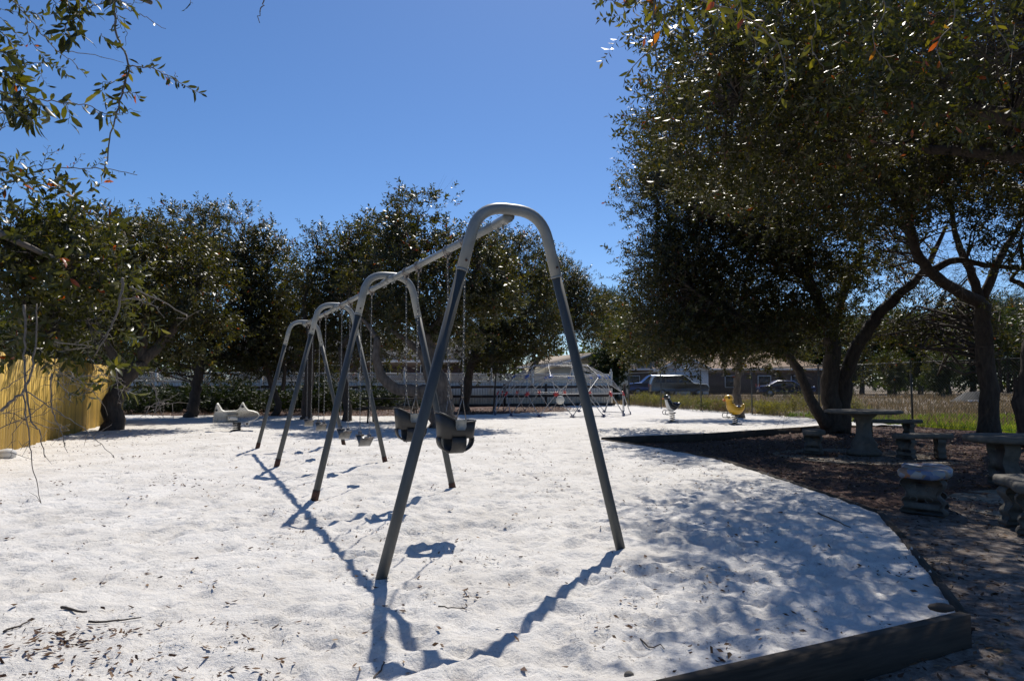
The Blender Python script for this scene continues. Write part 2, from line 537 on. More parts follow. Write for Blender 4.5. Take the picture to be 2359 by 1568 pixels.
MUL += [np.array([fence_x(8) + .14, 8.0]), np.array([fence_x(0), 0.0]), np.array([fence_x(-6), -6.0]), np.array([EDGE[0][0], -6.0])]
MUL = np.array(MUL)
def inside(x, y, poly):
    r = np.zeros(np.shape(x), bool)
    n = len(poly)
    for i in range(n):
        x1, y1 = poly[i]
        x2, y2 = poly[(i + 1) % n]
        c = ((y1 > y) != (y2 > y)) & (x < (x2 - x1) * (y - y1) / (y2 - y1 + 1e-12) + x1)
        r ^= c
    return r
def polydist(x, y, pts):
    d = np.full(np.shape(x), 1e9)
    for a, b_ in zip(pts[:-1], pts[1:]):
        ab = b_ - a
        t = np.clip(((x - a[0]) * ab[0] + (y - a[1]) * ab[1]) / (ab @ ab), 0, 1)
        d = np.minimum(d, np.hypot(x - a[0] - t * ab[0], y - a[1] - t * ab[1]))
    return d

def axis(segs):
    out = [segs[0][0]]
    for a, b_, s0, s1 in segs:
        x = a
        while x < b_ - 1e-6:
            t = (x - a) / (b_ - a)
            x += s0 + (s1 - s0) * t
            out.append(min(x, b_))
    return np.unique(np.round(out, 4))
xs = np.concatenate([-axis([(0, 3.5, .029, .033), (3.5, 10, .035, .11), (10, 26, .11, .6)])[::-1], axis([(0, 4, .028, .03), (4, 9, .03, .07), (9, 16, .08, .4)])[1:]])
ys = axis([(-6, 1.6, .3, .2), (1.6, 6, .027, .032), (6, 17, .033, .085), (17, 26, .085, .18), (26, 43, .2, .6)])
X, Y = np.meshgrid(xs, ys, indexing='ij')
Z = .020 * vnoise(X, Y, 1.6, 3) + .020 * vnoise(X, Y, .55, 4) + .022 * vnoise(X, Y, .24, 5) + .015 * vnoise(X, Y, .12, 6) + .006 * vnoise(X, Y, .06, 7) + .02 * vnoise(X, Y, 4.5, 9)
nd = 10500
dy = 1.4 + 20 * rg.random(nd) ** 1.25
dx = (rg.random(nd) * 2 - 1) * (dy * .85 + 1.0)
dx = np.where(dx < -14, -14 * rg.random(nd), dx)
for i in range(nd):
    r_ = rg.uniform(.035, .11) * (1 + .02 * dy[i]); el = rg.uniform(.5, .95); an = rg.uniform(0, 3.1416); dp = rg.uniform(.007, .024)
    if dx[i] < -1.2 and dy[i] < 6: dp *= .55
    R_ = r_ * 2.4
    i0, i1 = np.searchsorted(xs, [dx[i] - R_, dx[i] + R_]); j0, j1 = np.searchsorted(ys, [dy[i] - R_, dy[i] + R_])
    if i1 - i0 < 2 or j1 - j0 < 2: continue
    ax_, ay_ = X[i0:i1, j0:j1] - dx[i], Y[i0:i1, j0:j1] - dy[i]
    u = (ax_ * math.cos(an) + ay_ * math.sin(an)) / r_; w = (-ax_ * math.sin(an) + ay_ * math.cos(an)) / (r_ * el)
    q = np.sqrt(u * u + w * w)
    Z[i0:i1, j0:j1] += -dp * np.exp(-(q ** 3) * .9) + dp * .42 * np.exp(-((q - 1.45) / .4) ** 2)
# shoe prints: long shallow ovals with a pushed-up rim, in loose walking lines
fp = []
for _ in range(26):
    px_, py_ = rg.uniform(-6, 4), rg.uniform(2.0, 13); an = rg.uniform(0, 6.28)
    for st_ in range(rg.integers(4, 11)):
        sd_ = .09 if st_ % 2 else -.09
        fp.append((px_ - math.sin(an) * sd_, py_ + math.cos(an) * sd_, an + rg.uniform(-.2, .2)))
        px_ += math.cos(an) * .55; py_ += math.sin(an) * .55; an += rg.uniform(-.25, .25)
def press(cx, cy, an, a_, b_, dp, rim=.45):
    R_ = a_ * 2.3
    i0, i1 = np.searchsorted(xs, [cx - R_, cx + R_]); j0, j1 = np.searchsorted(ys, [cy - R_, cy + R_])
    if i1 - i0 < 2 or j1 - j0 < 2: return
    ax_, ay_ = X[i0:i1, j0:j1] - cx, Y[i0:i1, j0:j1] - cy
    u = (ax_ * math.cos(an) + ay_ * math.sin(an)) / a_; w = (-ax_ * math.sin(an) + ay_ * math.cos(an)) / b_
    q = np.sqrt(u * u + w * w)
    Z[i0:i1, j0:j1] += -dp * np.exp(-(q ** 5) * .8) + dp * rim * np.exp(-((q - 1.3) / .3) ** 2)
for cx, cy, an in fp:
    press(cx, cy, an, .135, .055, rg.uniform(.014, .026))
# hollows scuffed out under the swings and sand heaped round the frame feet
_bd = np.array([-.42, .907]) / np.linalg.norm([-.42, .907]); _pd = np.array([.907, .42]) / np.linalg.norm([.907, .42])
for yc in (5.85, 7.03, 8.87, 10.03, 11.8, 13.0):
    c_ = np.array([-.01, 4.85]) + _bd * (yc - 4.85) / _bd[1]
    press(c_[0], c_[1], math.atan2(_pd[1], _pd[0]), .55, .32, .045, .3)
k_ = (Y > 1.6) & (Y < 8) & (np.abs(X) < 5)
Z -= Z[k_].mean()
SANDZ = Z.copy()
def sandz(x, y):
    x = np.atleast_1d(x); y = np.atleast_1d(y)
    i = np.clip(np.searchsorted(xs, x) - 1, 0, len(xs) - 2); j = np.clip(np.searchsorted(ys, y) - 1, 0, len(ys) - 2)
    fx = np.clip((x - xs[i]) / (xs[i + 1] - xs[i]), 0, 1); fy = np.clip((y - ys[j]) / (ys[j + 1] - ys[j]), 0, 1)
    return (SANDZ[i, j] * (1 - fx) * (1 - fy) + SANDZ[i + 1, j] * fx * (1 - fy) + SANDZ[i, j + 1] * (1 - fx) * fy + SANDZ[i + 1, j + 1] * fx * fy)
ins = inside(X, Y, MUL)
dist = polydist(X, Y, EDGE)
# the sand lies up to the timber and drops behind it
Z = np.where(~ins, Z * np.clip(dist / .5, .35, 1), Z)
cellsz = np.gradient(xs)[:, None] * .5 + np.gradient(ys)[None, :] * .5
def snap(x, y):
    bd, bx, by = np.full(x.shape, 1e9), x.copy(), y.copy()
    for a, b_ in zip(EDGE[:-1], EDGE[1:]):
        ab = b_ - a
        t_ = np.clip(((x - a[0]) * ab[0] + (y - a[1]) * ab[1]) / (ab @ ab), 0, 1)
        qx, qy = a[0] + t_ * ab[0], a[1] + t_ * ab[1]
        d_ = np.hypot(x - qx, y - qy); k_ = d_ < bd
        bd[k_], bx[k_], by[k_] = d_[k_], qx[k_], qy[k_]
    return bx, by
near_e = dist < cellsz * .72
sx_, sy_ = snap(X[near_e], Y[near_e])
X = X.copy(); Y = Y.copy()
X[near_e] = sx_; Y[near_e] = sy_
keepv = ~(ins & ~near_e) & ((Y > 26) | (X > -9.0 - (Y - 12.2) * .445 - .8)) & (np.abs(X) < Y * .80 + 2.6) & (X < np.vectorize(fence_x)(Y) + np.where(Y < 26, .12, .5))
idx = np.arange(X.size).reshape(X.shape)
q = np.stack([idx[:-1, :-1], idx[1:, :-1], idx[1:, 1:], idx[:-1, 1:]], -1).reshape(-1, 4)
kv = keepv.ravel()
q = q[kv[q].all(1)]
used = np.unique(q)
mp_ = np.full(X.size, -1); mp_[used] = np.arange(len(used))
V = np.stack([X.ravel(), Y.ravel(), Z.ravel()], -1)[used]
o = link('sand', mesh('sand', V, mp_[q], True), M['sand']); o['kind'] = 'structure'

def mulchz(x, y):
    x = np.asarray(x, float); y = np.asarray(y, float)
    fx = FP0[0] + (FP0[1] - y) * FD[0] / -FD[1]
    t = np.clip((fx - x - .3) / 2.0, 0, 1)
    return -.02 - .105 * t * np.clip((24 - y) / 6, 0, 1) + .03 * vnoise(x, y, .8, 21) + .02 * vnoise(x, y, .25, 22) + .012 * vnoise(x, y, .1, 23)
gx = axis([(-3.5, 2, .2, .1), (2, 6, .06, .06), (6, 15, .08, .2)]); gy = axis([(-6, 2, .4, .2), (2, 10, .055, .09), (10, 24, .1, .2)])
X2, Y2 = np.meshgrid(gx, gy, indexing='ij')
Z2 = mulchz(X2, Y2)
kv = (inside(X2, Y2, MUL) | (polydist(X2, Y2, list(MUL)) < .25)).ravel()
Z2 = np.where(polydist(X2, Y2, [MUL[i] for i in range(len(EDGE) + 2)]) < .001, Z2, Z2)
idx = np.arange(X2.size).reshape(X2.shape)
q = np.stack([idx[:-1, :-1], idx[1:, :-1], idx[1:, 1:], idx[:-1, 1:]], -1).reshape(-1, 4)
q = q[kv[q].all(1)]
used = np.unique(q); mp_ = np.full(X2.size, -1); mp_[used] = np.arange(len(used))
o = link('mulch_bed', mesh('mulch_bed', np.stack([X2.ravel(), Y2.ravel(), Z2.ravel()], -1)[used], mp_[q], True), M['mulch']); o['kind'] = 'structure'

# the ground out to the horizon, with the mulch bed cut out of it
outer = [Vector((-700, -500, 0)), Vector((700, -500, 0)), Vector((700, 900, 0)), Vector((-700, 900, 0))]
hole = [Vector((float(p[0]), float(p[1]), 0)) for p in MUL[::-1]]
tri = geometry.tessellate_polygon([outer, hole])
V = [(p.x, p.y, -.14) for p in outer + hole]
o = link('ground', mesh('ground', V, np.array(tri)), M['field']); o['kind'] = 'structure'
# field surface just past the chain-link fence
fx_ = axis([(0, 10, .4, .6), (10, 70, .6, 3), (70, 300, 4, 12)]); fy_ = axis([(-10, 60, .8, .8), (60, 300, 2, 12)])
A, B = np.meshgrid(fx_, fy_, indexing='ij')
Xf = A + FP0[0] + (FP0[1] - np.minimum(B, 60)) * FD[0] / -FD[1] + .1
Zf = -.02 + .10 * vnoise(Xf, B, 3, 31) + .05 * vnoise(Xf, B, 1, 32) + .25 * np.clip((B - 42) / 20, 0, 1) * np.clip(A / 4, 0, 1)
Zf[0] = -.02
def fieldz(x, y):
    a = x - (FP0[0] + (FP0[1] - np.minimum(y, 60)) * FD[0] / -FD[1] + .1)
    return -.02 + .10 * vnoise(x, y, 3, 31) + .05 * vnoise(x, y, 1, 32) + .25 * np.clip((y - 42) / 20, 0, 1) * np.clip(a / 4, 0, 1)
idx = np.arange(Xf.size).reshape(Xf.shape)
q = np.stack([idx[:-1, :-1], idx[1:, :-1], idx[1:, 1:], idx[:-1, 1:]], -1).reshape(-1, 4)
o = link('field', mesh('field', np.stack([Xf.ravel(), B.ravel(), Zf.ravel()], -1), q, True), M['field']); o['kind'] = 'structure'
# leaf-strewn strip of soil at the foot of the back trees
gx = axis([(-22, 2.6, .18, .18)]); gy = axis([(24.2, 38, .14, .3)])
X3, Y3 = np.meshgrid(gx, gy, indexing='ij')
edge_y = 26.2 - .16 * (X3 + 4) + 1.5 * vnoise(X3, Y3 * .4, 2.2, 41) + np.clip(X3 + 3.5, 0, 9) * 1.1
Z3 = sandz(X3.ravel(), Y3.ravel()).reshape(X3.shape) + np.clip((Y3 - edge_y) * .06, -.06, .035) + .02 * vnoise(X3, Y3, .3, 42)
idx = np.arange(X3.size).reshape(X3.shape)
q = np.stack([idx[:-1, :-1], idx[1:, :-1], idx[1:, 1:], idx[:-1, 1:]], -1).reshape(-1, 4)
o = link('leafy_soil', mesh('leafy_soil', np.stack([X3.ravel(), Y3.ravel(), Z3.ravel()], -1), q, True), M['mulch']); o['kind'] = 'structure'
def ground_at(x, y):
    if inside(np.array(x), np.array(y), MUL): return float(mulchz(x, y))
    return float(sandz(x, y)[0])

# ------------------------------------------------------------------ timber border of the pit
tb = thing('timber_border', 'weathered timber edging along the raised sand beside the mulch bed', 'edging', (EDGE[1][0], EDGE[1][1], -.17))
def plank(a, b_, top, h, th, side, mt):
    a, b_ = np.array(a, float), np.array(b_, float)
    t = (b_ - a) / np.linalg.norm(b_ - a)
    nrm = np.array([t[1], -t[0]]) * side * th * .12
    g = Geo().beam((a[0] + nrm[0], a[1] + nrm[1], top - h / 2), (b_[0] + nrm[0] - t[0] * .006, b_[1] + nrm[1] - t[1] * .006, top - h / 2), th, h)
    g.obj('plank', mt, tb)
pp = [EDGE[0], EDGE[0] + (EDGE[1] - EDGE[0]) * .38, EDGE[0] + (EDGE[1] - EDGE[0]) * .70, EDGE[1]]
for a, b_ in zip(pp[:-1], pp[1:]):
    plank(a, b_, .045, .24, .055, 1, M['timber'])
for i in range(1, 9):
    plank(EDGE[i], EDGE[i + 1], .028 - .004 * (i % 3), .23, .042, 1, M['timber'])
for i in range(9, len(EDGE) - 1):
    a, b_ = EDGE[i], EDGE[i + 1]
    plank(a, (a + b_) / 2, .05, .24, .045, 1, M['dark_timber']); plank((a + b_) / 2, b_, .047, .24, .045, 1, M['dark_timber'])
plank(EDGE[-1], MUL[len(EDGE)], .04, .22, .045, 1, M['dark_timber'])
rk = Geo().ball((0, 0, 0), (.07, .045, .022), 10, 7)
p = gp(2188, 1424); o = rk.obj('stone', M['dark_timber'], None, True, False); o.location = (p[0] - .03, p[1] + .02, .05)
tag(o, 'flat dark stone lying on the sand at the timber corner', 'stone')

# ------------------------------------------------------------------ swing set frame
BD = np.array([-.42, .907, 0]); BD /= np.linalg.norm(BD)
PD = np.array([.907, .42, 0]); PD /= np.linalg.norm(PD)
def beam_pt(Yv, z=2.44):
    t = (Yv - 4.85) / BD[1]
    return np.array([-.01, 4.85, 0]) + BD * t + np.array([0, 0, z])
AY = [4.85, 7.85, 10.8, 13.75]
sw = thing('swing_set', 'long grey steel swing frame with four arched supports standing in the sand', 'swing frame', beam_pt(4.85, 0))
HW = [.93, .81, .85, .85]
def arch_profile(hw):
    """(s,z) centreline with filleted shoulders"""
    F_ = [(-hw, -.12), (-.245, 2.455), (.245, 2.455), (hw, -.12)]
    F_ = [np.array(p) for p in F_]
    out = [F_[0]]
    for k in (1, 2):
        c_, a, b_ = F_[k], F_[k - 1], F_[k + 1]
        u = (a - c_) / np.linalg.norm(a - c_); w = (b_ - c_) / np.linalg.norm(b_ - c_)
        d = .20
        p0, p1 = c_ + u * d, c_ + w * d
        for t in np.linspace(0, 1, 10):
            out.append((1 - t) ** 2 * p0 + 2 * t * (1 - t) * c_ + t * t * p1)
    out.append(F_[3])
    return np.array(out)
for k, yv in enumerate(AY):
    c0 = beam_pt(yv, 0)
    hw = HW[k]
    prof = arch_profile(hw)
    def seg(zlo, side):
        return np.array([side * (hw - (hw - .245) * (zlo + .12) / 2.575), zlo])
    W = lambda p: c0 + PD * p[0] + np.array([0, 0, p[1]])
    jt = 2.0
    top = [seg(jt, -1)] + list(prof[1:-1]) + [seg(jt, 1)]
    Geo().tube([W(p) for p in top], .0405, 16).obj('arch', M['painted'], sw, True)
    for sd in (-1, 1):
        f = seg(-.12, sd)
        base = W(f)
        base_z = 0
        lg = Geo().tube([W(seg(-.12, sd)), W(seg(.5, sd)), W(seg(jt + .02, sd))], .0365, 16).obj('leg', M['galv'], sw, True)
        if k > 0:
            ang = W(seg(0, sd))
            Geo().tube([W(seg(-.1, sd)), W(seg(.05, sd)), W(seg(rnd.uniform(.07, .13), sd))], .0405, 12).obj('rusty_foot', M['rust'], sw, True)
        g = Geo().tube([W(seg(jt - .01, sd)), W(seg(jt + .005, sd))], .0415, 16)
        g.obj('collar', M['painted'], sw, True)
        q_ = W(seg(jt + .06, sd)); Geo().tube([q_ - BD * .048, q_ + BD * .048], .009, 6).obj('bolt', M['rust'], sw, False)
Geo().tube([beam_pt(AY[0] + .02), beam_pt(AY[-1] - .02)], .036, 12)
for k in range(3):
    g = Geo().tube([beam_pt(AY[k] + .03, 2.40), beam_pt(AY[k + 1] - .03, 2.40)], .031, 12)
    g.obj('top_beam', M['painted'], sw, True)
    for yv, s_ in ((AY[k], 1), (AY[k + 1], -1)):
        g = Geo().tube([beam_pt(yv + s_ * .02, 2.415), beam_pt(yv + s_ * .06, 2.405), beam_pt(yv + s_ * .24, 2.40)], [.042, .037, .037], 12)
        for q_ in (.12, .2):
            c_ = beam_pt(yv + s_ * q_, 2.36); g.tube([c_ + np.array([0, 0, -.02]), c_ + np.array([0, 0, .02])], .009, 6)
        g.obj('beam_socket', M['painted'], sw, True)
SWY = [(5.66, 6.05, 'b'), (6.83, 7.22, 'b'), (8.60, 9.14, 'f'), (9.76, 10.30, 'f'), (11.52, 12.06, 'f'), (12.72, 13.25, 'f')]
def hanger(yv):
    c_ = beam_pt(yv, 2.40)
    g = Geo().tube([c_ - BD * .022, c_ + BD * .022], .0425, 12)
    for s_ in (-1, 1):
        g.beam(c_ + PD * s_ * .045 + np.array([0, 0, .01]), c_ + PD * s_ * .012 + np.array([0, 0, -.07]), .04, .008)
    g.tube([c_ - PD * .03 + np.array([0, 0, -.06]), c_ + PD * .03 + np.array([0, 0, -.06])], .008, 6)
    g.beam(c_ + np.array([0, 0, -.05]), c_ + np.array([0, 0, -.115]), .012, .03)
    g.obj('hanger', M['hardware'], sw, False)
for a, b_, k in SWY:
    hanger(a); hanger(b_)

# chain of real links, as one joined part
def chain_geo(a, b_, lk=.034, r=.0027, n=4):
    a, b_ = np.array(a, float), np.array(b_, float)
    L = np.linalg.norm(b_ - a); cnt = max(3, int(L / (lk * .78)))
    t = (b_ - a) / L
    u = np.cross(t, [.13, .2, .1]); u /= np.linalg.norm(u); w = np.cross(t, u)
    g = Geo()
    th = np.linspace(0, 2 * math.pi, 8, endpoint=False)
    for i in range(cnt):
        c_ = a + t * L * (i + .5) / cnt
        sd = u if i % 2 else w
        oth = w if i % 2 else u
        ring = [c_ + t * math.cos(q_) * lk * .55 + sd * math.sin(q_) * lk * .26 for q_ in th]
        rows = []
        for p_, q_ in zip(ring, th):
            nr = t * math.cos(q_) + sd * math.sin(q_)
            rows.append([p_ + (nr * math.cos(x_) + oth * math.sin(x_)) * r for x_ in np.arange(n) * 2 * math.pi / n])
        V = np.array(rows).reshape(-1, 3)
        ii, jj = np.meshgrid(np.arange(8), np.arange(n), indexing='ij')
        Q = np.stack([ii * n + jj, ii * n + (jj + 1) % n, ((ii + 1) % 8) * n + (jj + 1) % n, ((ii + 1) % 8) * n + jj], -1).reshape(-1, 4)
        g.add(V, Q)
    return g

def strip(path, widths, wdir, th):
    """a flexible band following path, width along wdir, thickness th"""
    P = np.array(path, float); k = len(P)
    T = np.gradient(P, axis=0); T /= np.linalg.norm(T, axis=1)[:, None]
    wd = np.array(wdir, float)
    nr = np.cross(T, wd); nr /= np.linalg.norm(nr, axis=1)[:, None] + 1e-9
    w = np.asarray(widths, float)[:, None] / 2 if not np.isscalar(widths) else widths / 2
    rows = np.stack([P - wd * w - nr * th / 2, P + wd * w - nr * th / 2, P + wd * w + nr * th / 2, P - wd * w + nr * th / 2], 1)
    V = rows.reshape(-1, 3)
    i, j = np.meshgrid(np.arange(k - 1), np.arange(4), indexing='ij')
    Q = np.stack([i * 4 + j, i * 4 + (j + 1) % 4, (i + 1) * 4 + (j + 1) % 4, (i + 1) * 4 + j], -1).reshape(-1, 4)
    return Geo().add(V, Q, [[3, 2, 1, 0], [(k - 1) * 4 + x for x in range(4)]])

bl = ['black rubber toddler bucket swing nearest the camera', 'black rubber toddler bucket swing half hidden behind the front frame leg']
fl = ['flat belt swing nearest behind the second arch, beside the bucket swings', 'flat belt swing just before the third arch',
      'flat belt swing just past the third arch', 'flat belt swing farthest back by the fourth arch']
def bucket(a, b_, label):
    c_ = beam_pt((a + b_) / 2, 0)
    t = thing('bucket_swing', label, 'swing', c_ + np.array([0, 0, .66]), 0, 'toddler bucket swings in the nearest bay')
    hb = np.linalg.norm(beam_pt(a) - beam_pt(b_)) / 2
    S = lambda s, bq, z: c_ + PD * s + BD * bq + np.array([0, 0, z])
    # upper band: rounded rectangle loop, high back on the left
    hs_, hbw = .165, .125
    n = 32; th = np.linspace(0, 2 * math.pi, n, endpoint=False)
    ex = .62
    cs = np.sign(np.cos(th)) * np.abs(np.cos(th)) ** ex * hs_; sn = np.sign(np.sin(th)) * np.abs(np.sin(th)) ** ex * hbw
    topz = .905 + .085 * np.clip((-cs / hs_ - .1) / .9, 0, 1) ** .8 + .012 * np.clip(cs / hs_, 0, 1)
    rows = []
    for off, zf in ((0, 0), (0, .5), (0, 1), (-.012, 1), (-.012, .5), (-.012, 0)):
        f = 1 + off / .14
        zz = .775 + (topz - .775) * zf
        tp = .90 + .10 * zf
        rows.append(np.array([S(cs[i] * f * tp, sn[i] * f * tp, zz[i]) for i in range(n)]))
    V = np.concatenate(rows); i, j = np.meshgrid(np.arange(6), np.arange(n), indexing='ij')
    Q = np.stack([i * n + j, i * n + (j + 1) % n, ((i + 1) % 6) * n + (j + 1) % n, ((i + 1) % 6) * n + j], -1).reshape(-1, 4)
    Geo().add(V, Q).obj('seat_band', M['rubber'], t, True)
    rim = [S(cs[i], sn[i], topz[i]) for i in list(range(n)) + [0]]
    Geo().tube(rim, .007, 6, False).obj('rim', M['rubber'], t, True)
    ph = np.linspace(0, math.pi, 17)
    Geo()
    strip([S(math.cos(q_) * hs_ * .9, 0, .78 - .125 * math.sin(q_) ** .7) for q_ in ph], .10 - .02 * np.sin(ph), BD, .011).obj('leg_loop', M['rubber'], t, True)
    strip([S(-.005, math.cos(q_) * hbw * .92, .785 - .132 * math.sin(q_) ** .6) for q_ in ph], .125 + 0 * ph, PD, .012).obj('crotch_strap', M['rubber'], t, True)
    for s_, yv in ((-1, a), (1, b_)):
        bq = s_ * hbw
        ol = [(-.046, 0), (.046, 0), (.046, .055), (.034, .08), (-.034, .08), (-.046, .055)]
        g = Geo().extrude([(x, -z) for x, z in ol], 0, .006)
        Mx = np.stack([PD, BD * s_, [0, 0, 1]], 1)
        g.xf(Mx, S(0, bq + s_ * .010, .925))
        g.beam(S(-.046, bq + s_ * .01, .925), S(.046, bq + s_ * .01, .925), .02, .012)
        for x in (-.022, .022):
            g.ball(S(x, bq + s_ * .016, .875), .006, 6, 4)
        g.obj('side_plate', M['painted'], t)
        apex = S(0, bq + s_ * .045, 1.12)
        Geo().tube([S(-.042, bq + s_ * .012, .93), apex], .0038, 6).tube([S(.042, bq + s_ * .012, .93), apex], .0038, 6).ball(apex, .012, 8, 5).obj('triangle_hanger', M['hardware'], t)
        o = chain_geo(beam_pt(yv, 2.285), apex).obj('chain', M['chain'], t); o['kind'] = 'stuff'
def belt(a, b_, label):
    c_ = beam_pt((a + b_) / 2, 0)
    t = thing('belt_swing', label, 'swing', c_ + np.array([0, 0, .45]), 0, 'belt swings in the rear bays')
    S = lambda s, bq, z: c_ + PD * s + BD * bq + np.array([0, 0, z])
    tilt = .03
    pts = [S(tilt * math.sin(u_ * 9), u_, .445 + .11 * (abs(u_) / .26) ** 2.2) for u_ in np.linspace(-.26, .26, 15)]
    strip(pts, .15, PD, .010).obj('belt_seat', M['belt'], t, True)
    for s_, yv in ((-1, a), (1, b_)):
        Geo().tube([S(-.055, s_ * .265, .565), S(.055, s_ * .265, .565)], .009, 6).beam(S(0, s_ * .262, .53), S(0, s_ * .262, .61), .05, .008).obj('end_clip', M['hardware'], t)
        o = chain_geo(beam_pt(yv, 2.285), S(0, s_ * .262, .60)).obj('chain', M['chain'], t); o['kind'] = 'stuff'
nb = nf = 0
for a, b_, k in SWY:
    if k == 'b': bucket(a, b_, bl[nb]); nb += 1
    else: belt(a, b_, fl[nf]); nf += 1

# ------------------------------------------------------------------ climbing dome
DC = np.array([2.0, 28.6, 0.0]); DR, DH = 2.82, 2.12
dome = thing('climbing_dome', 'geodesic climbing dome with blue and red joints on the sand', 'climbing dome', DC)
rings = [(90, 1, 0), (67, 6, 0), (45, 12, 15), (23, 14, 5), (0, 14, 5 + 180 / 14)]
nodes = []
for el, n, ph in rings:
    nodes.append([DC + np.array([DR * math.cos(R(el)) * math.cos(R(ph) + 2 * math.pi * i / n), DR * math.cos(R(el)) * math.sin(R(ph) + 2 * math.pi * i / n), .03 + DH * math.sin(R(el))]) for i in range(n)])
edges = []
for i in range(6): edges.append((nodes[0][0], nodes[1][i]))
for k in range(1, 5):
    n = len(nodes[k])
    for i in range(n):
        if k < 4 or i % 2 == 0: edges.append((nodes[k][i], nodes[k][(i + 1) % n]))
def nearest(a, L, cnt):
    return [L[i] for i in np.argsort([np.linalg.norm(a - p) for p in L])[:cnt]]
for a in nodes[1]:
    for p in nearest(a, nodes[2], 3): edges.append((a, p))
for a in nodes[3]:
    for p in nearest(a, nodes[2], 2): edges.append((a, p))
    for p in nearest(a, nodes[4], 2): edges.append((a, p))
unit = Geo().tube([(0, 0, 0), (0, 0, 1)], .016, 6, False).mesh('strut', True)
unit.materials.append(M['silver'])
for a, b_ in edges:
    o = link('strut', unit); d = Vector(b_ - a); o.parent = dome
    o.location = Vector(a - DC); o.scale = (1, 1, d.length); o.rotation_mode = 'QUATERNION'; o.rotation_quaternion = d.to_track_quat('Z', 'Y')
star = Geo().ball((0, 0, 0), (.052, .052, .03), 10, 6)
for i in range(6):
    an = i * math.pi / 3; star.tube([(0, 0, 0), (.11 * math.cos(an), .11 * math.sin(an), -.012)], [.03, .021], 6)
nm = {}
for k, mm_ in enumerate(('silver', 'white_node', 'blue', 'red', 'dark_blue')):
    nm[k] = star.mesh('joint', True); nm[k].materials.append(M[mm_])
for k, L in enumerate(nodes):
    for p in L:
        o = link('joint', nm[k]); o.parent = dome; o.location = Vector(p - DC); o.rotation_mode = 'QUATERNION'
        nrm = Vector(((p[0] - DC[0]), (p[1] - DC[1]), p[2] * 1.2)).normalized(); o.rotation_quaternion = nrm.to_track_quat('Z', 'Y')
o = Geo().lathe([(0, -.02), (.15, -.02), (.16, 0), (.15, .02), (0, .02)], 18, axis='y').obj('round_panel', M['worn_white'], dome, True, False)
pf = min(nodes[3], key=lambda p: p[1] * 5 + abs(p[0] - 2.3)); o.location = Vector(pf - DC) + Vector((0.15, -.1, -.22))

# ------------------------------------------------------------------ spring riders
def spring(g_parent, h, r=.08, z0=.02, turns=4, tilt=0):
    th = np.linspace(0, 2 * math.pi * turns, turns * 12)
    pts = [(r * math.cos(a), r * math.sin(a), z0 + h * i / len(th)) for i, a in enumerate(th)]
    Geo().tube(pts, .0125, 6).obj('coil_spring', M['black'], g_parent, True, False)
    Geo().box((0, 0, z0 - .01), (.30, .30, .025)).obj('base_plate', M['black'], g_parent, False, False)
    Geo().box((0, 0, z0 + h + .015), (.20, .16, .03)).obj('top_plate', M['black'], g_parent, False, False)
def ellip_tube(g, pts, rx, ry, n=12):
    """tube in the x-z plane with thickness ry across y"""
    P = smoothpath(pts, 5); k = len(P)
    t = np.linspace(0, len(pts) - 1, k)
    rx_ = np.interp(t, np.arange(len(pts)), rx); ry_ = np.interp(t, np.arange(len(pts)), ry)
    T = np.gradient(P, axis=0); T /= np.linalg.norm(T, axis=1)[:, None]
    nr = np.stack([-T[:, 2], 0 * T[:, 0], T[:, 0]], -1)
    a = np.linspace(0, 2 * math.pi, n, endpoint=False)
    V = P[:, None] + rx_[:, None, None] * np.cos(a)[None, :, None] * nr[:, None] + ry_[:, None, None] * np.sin(a)[None, :, None] * np.array([0, 1.0, 0])
    i, j = np.meshgrid(np.arange(k - 1), np.arange(n), indexing='ij')
    Q = np.stack([i * n + j, i * n + (j + 1) % n, (i + 1) * n + (j + 1) % n, (i + 1) * n + j], -1).reshape(-1, 4)
    c = np.arange(n)
    return g.add(V.reshape(-1, 3), Q, c[None, ::-1], (k - 1) * n + c[None])

# duck, facing left
p = gp(1694, 977)
dk = thing('duck_spring_rider', 'yellow duck spring rider with dark blue seat beside the slim tree trunk', 'spring rider', (p[0], p[1], 0), R(8))
spring(dk, .25)
g = Geo(); ellip_tube(g, [(.30, 0, .62), (.22, 0, .50), (.08, 0, .42), (-.06, 0, .45), (-.14, 0, .56), (-.17, 0, .66), (-.18, 0, .73)], [.03, .085, .135, .15, .135, .11, .10], [.03, .09, .14, .15, .135, .11, .10])
g.obj('body', M['yellow'], dk, True, False)
Geo().ball((-.20, 0, .79), (.145, .12, .115), 16, 10).obj('head', M['yellow'], dk, True, False)
g = Geo(); ellip_tube(g, [(-.31, 0, .775), (-.36, 0, .75), (-.41, 0, .745)], [.03, .02, .008], [.055, .045, .02]); ellip_tube(g, [(-.30, 0, .735), (-.35, 0, .715), (-.385, 0, .71)], [.018, .014, .006], [.045, .035, .015])
g.obj('beak', M['orange'], dk, True, False)
for s_ in (-1, 1):
    Geo().ball((-.235, s_ * .105, .81), (.034, .02, .04), 8, 6).obj('eye', M['black'], dk, True, False)
Geo().ball((.09, 0, .545), (.10, .10, .03), 12, 6).obj('seat', M['dark_blue'], dk, True, False)
Geo().tube([(-.13, -.22, .66), (-.13, .22, .66)], .014, 8).obj('handle', M['black'], dk, True, False)
Geo().tube(smoothpath([(-.12, -.1, .33), (-.30, -.14, .34), (-.34, -.16, .27), (-.30, -.16, .21), (-.12, -.1, .22)]), .012, 6).tube(smoothpath([(-.12, .1, .33), (-.30, .14, .34), (-.34, .16, .27), (-.30, .16, .21), (-.12, .1, .22)]), .012, 6).obj('foot_rest', M['black'], dk, True, False)
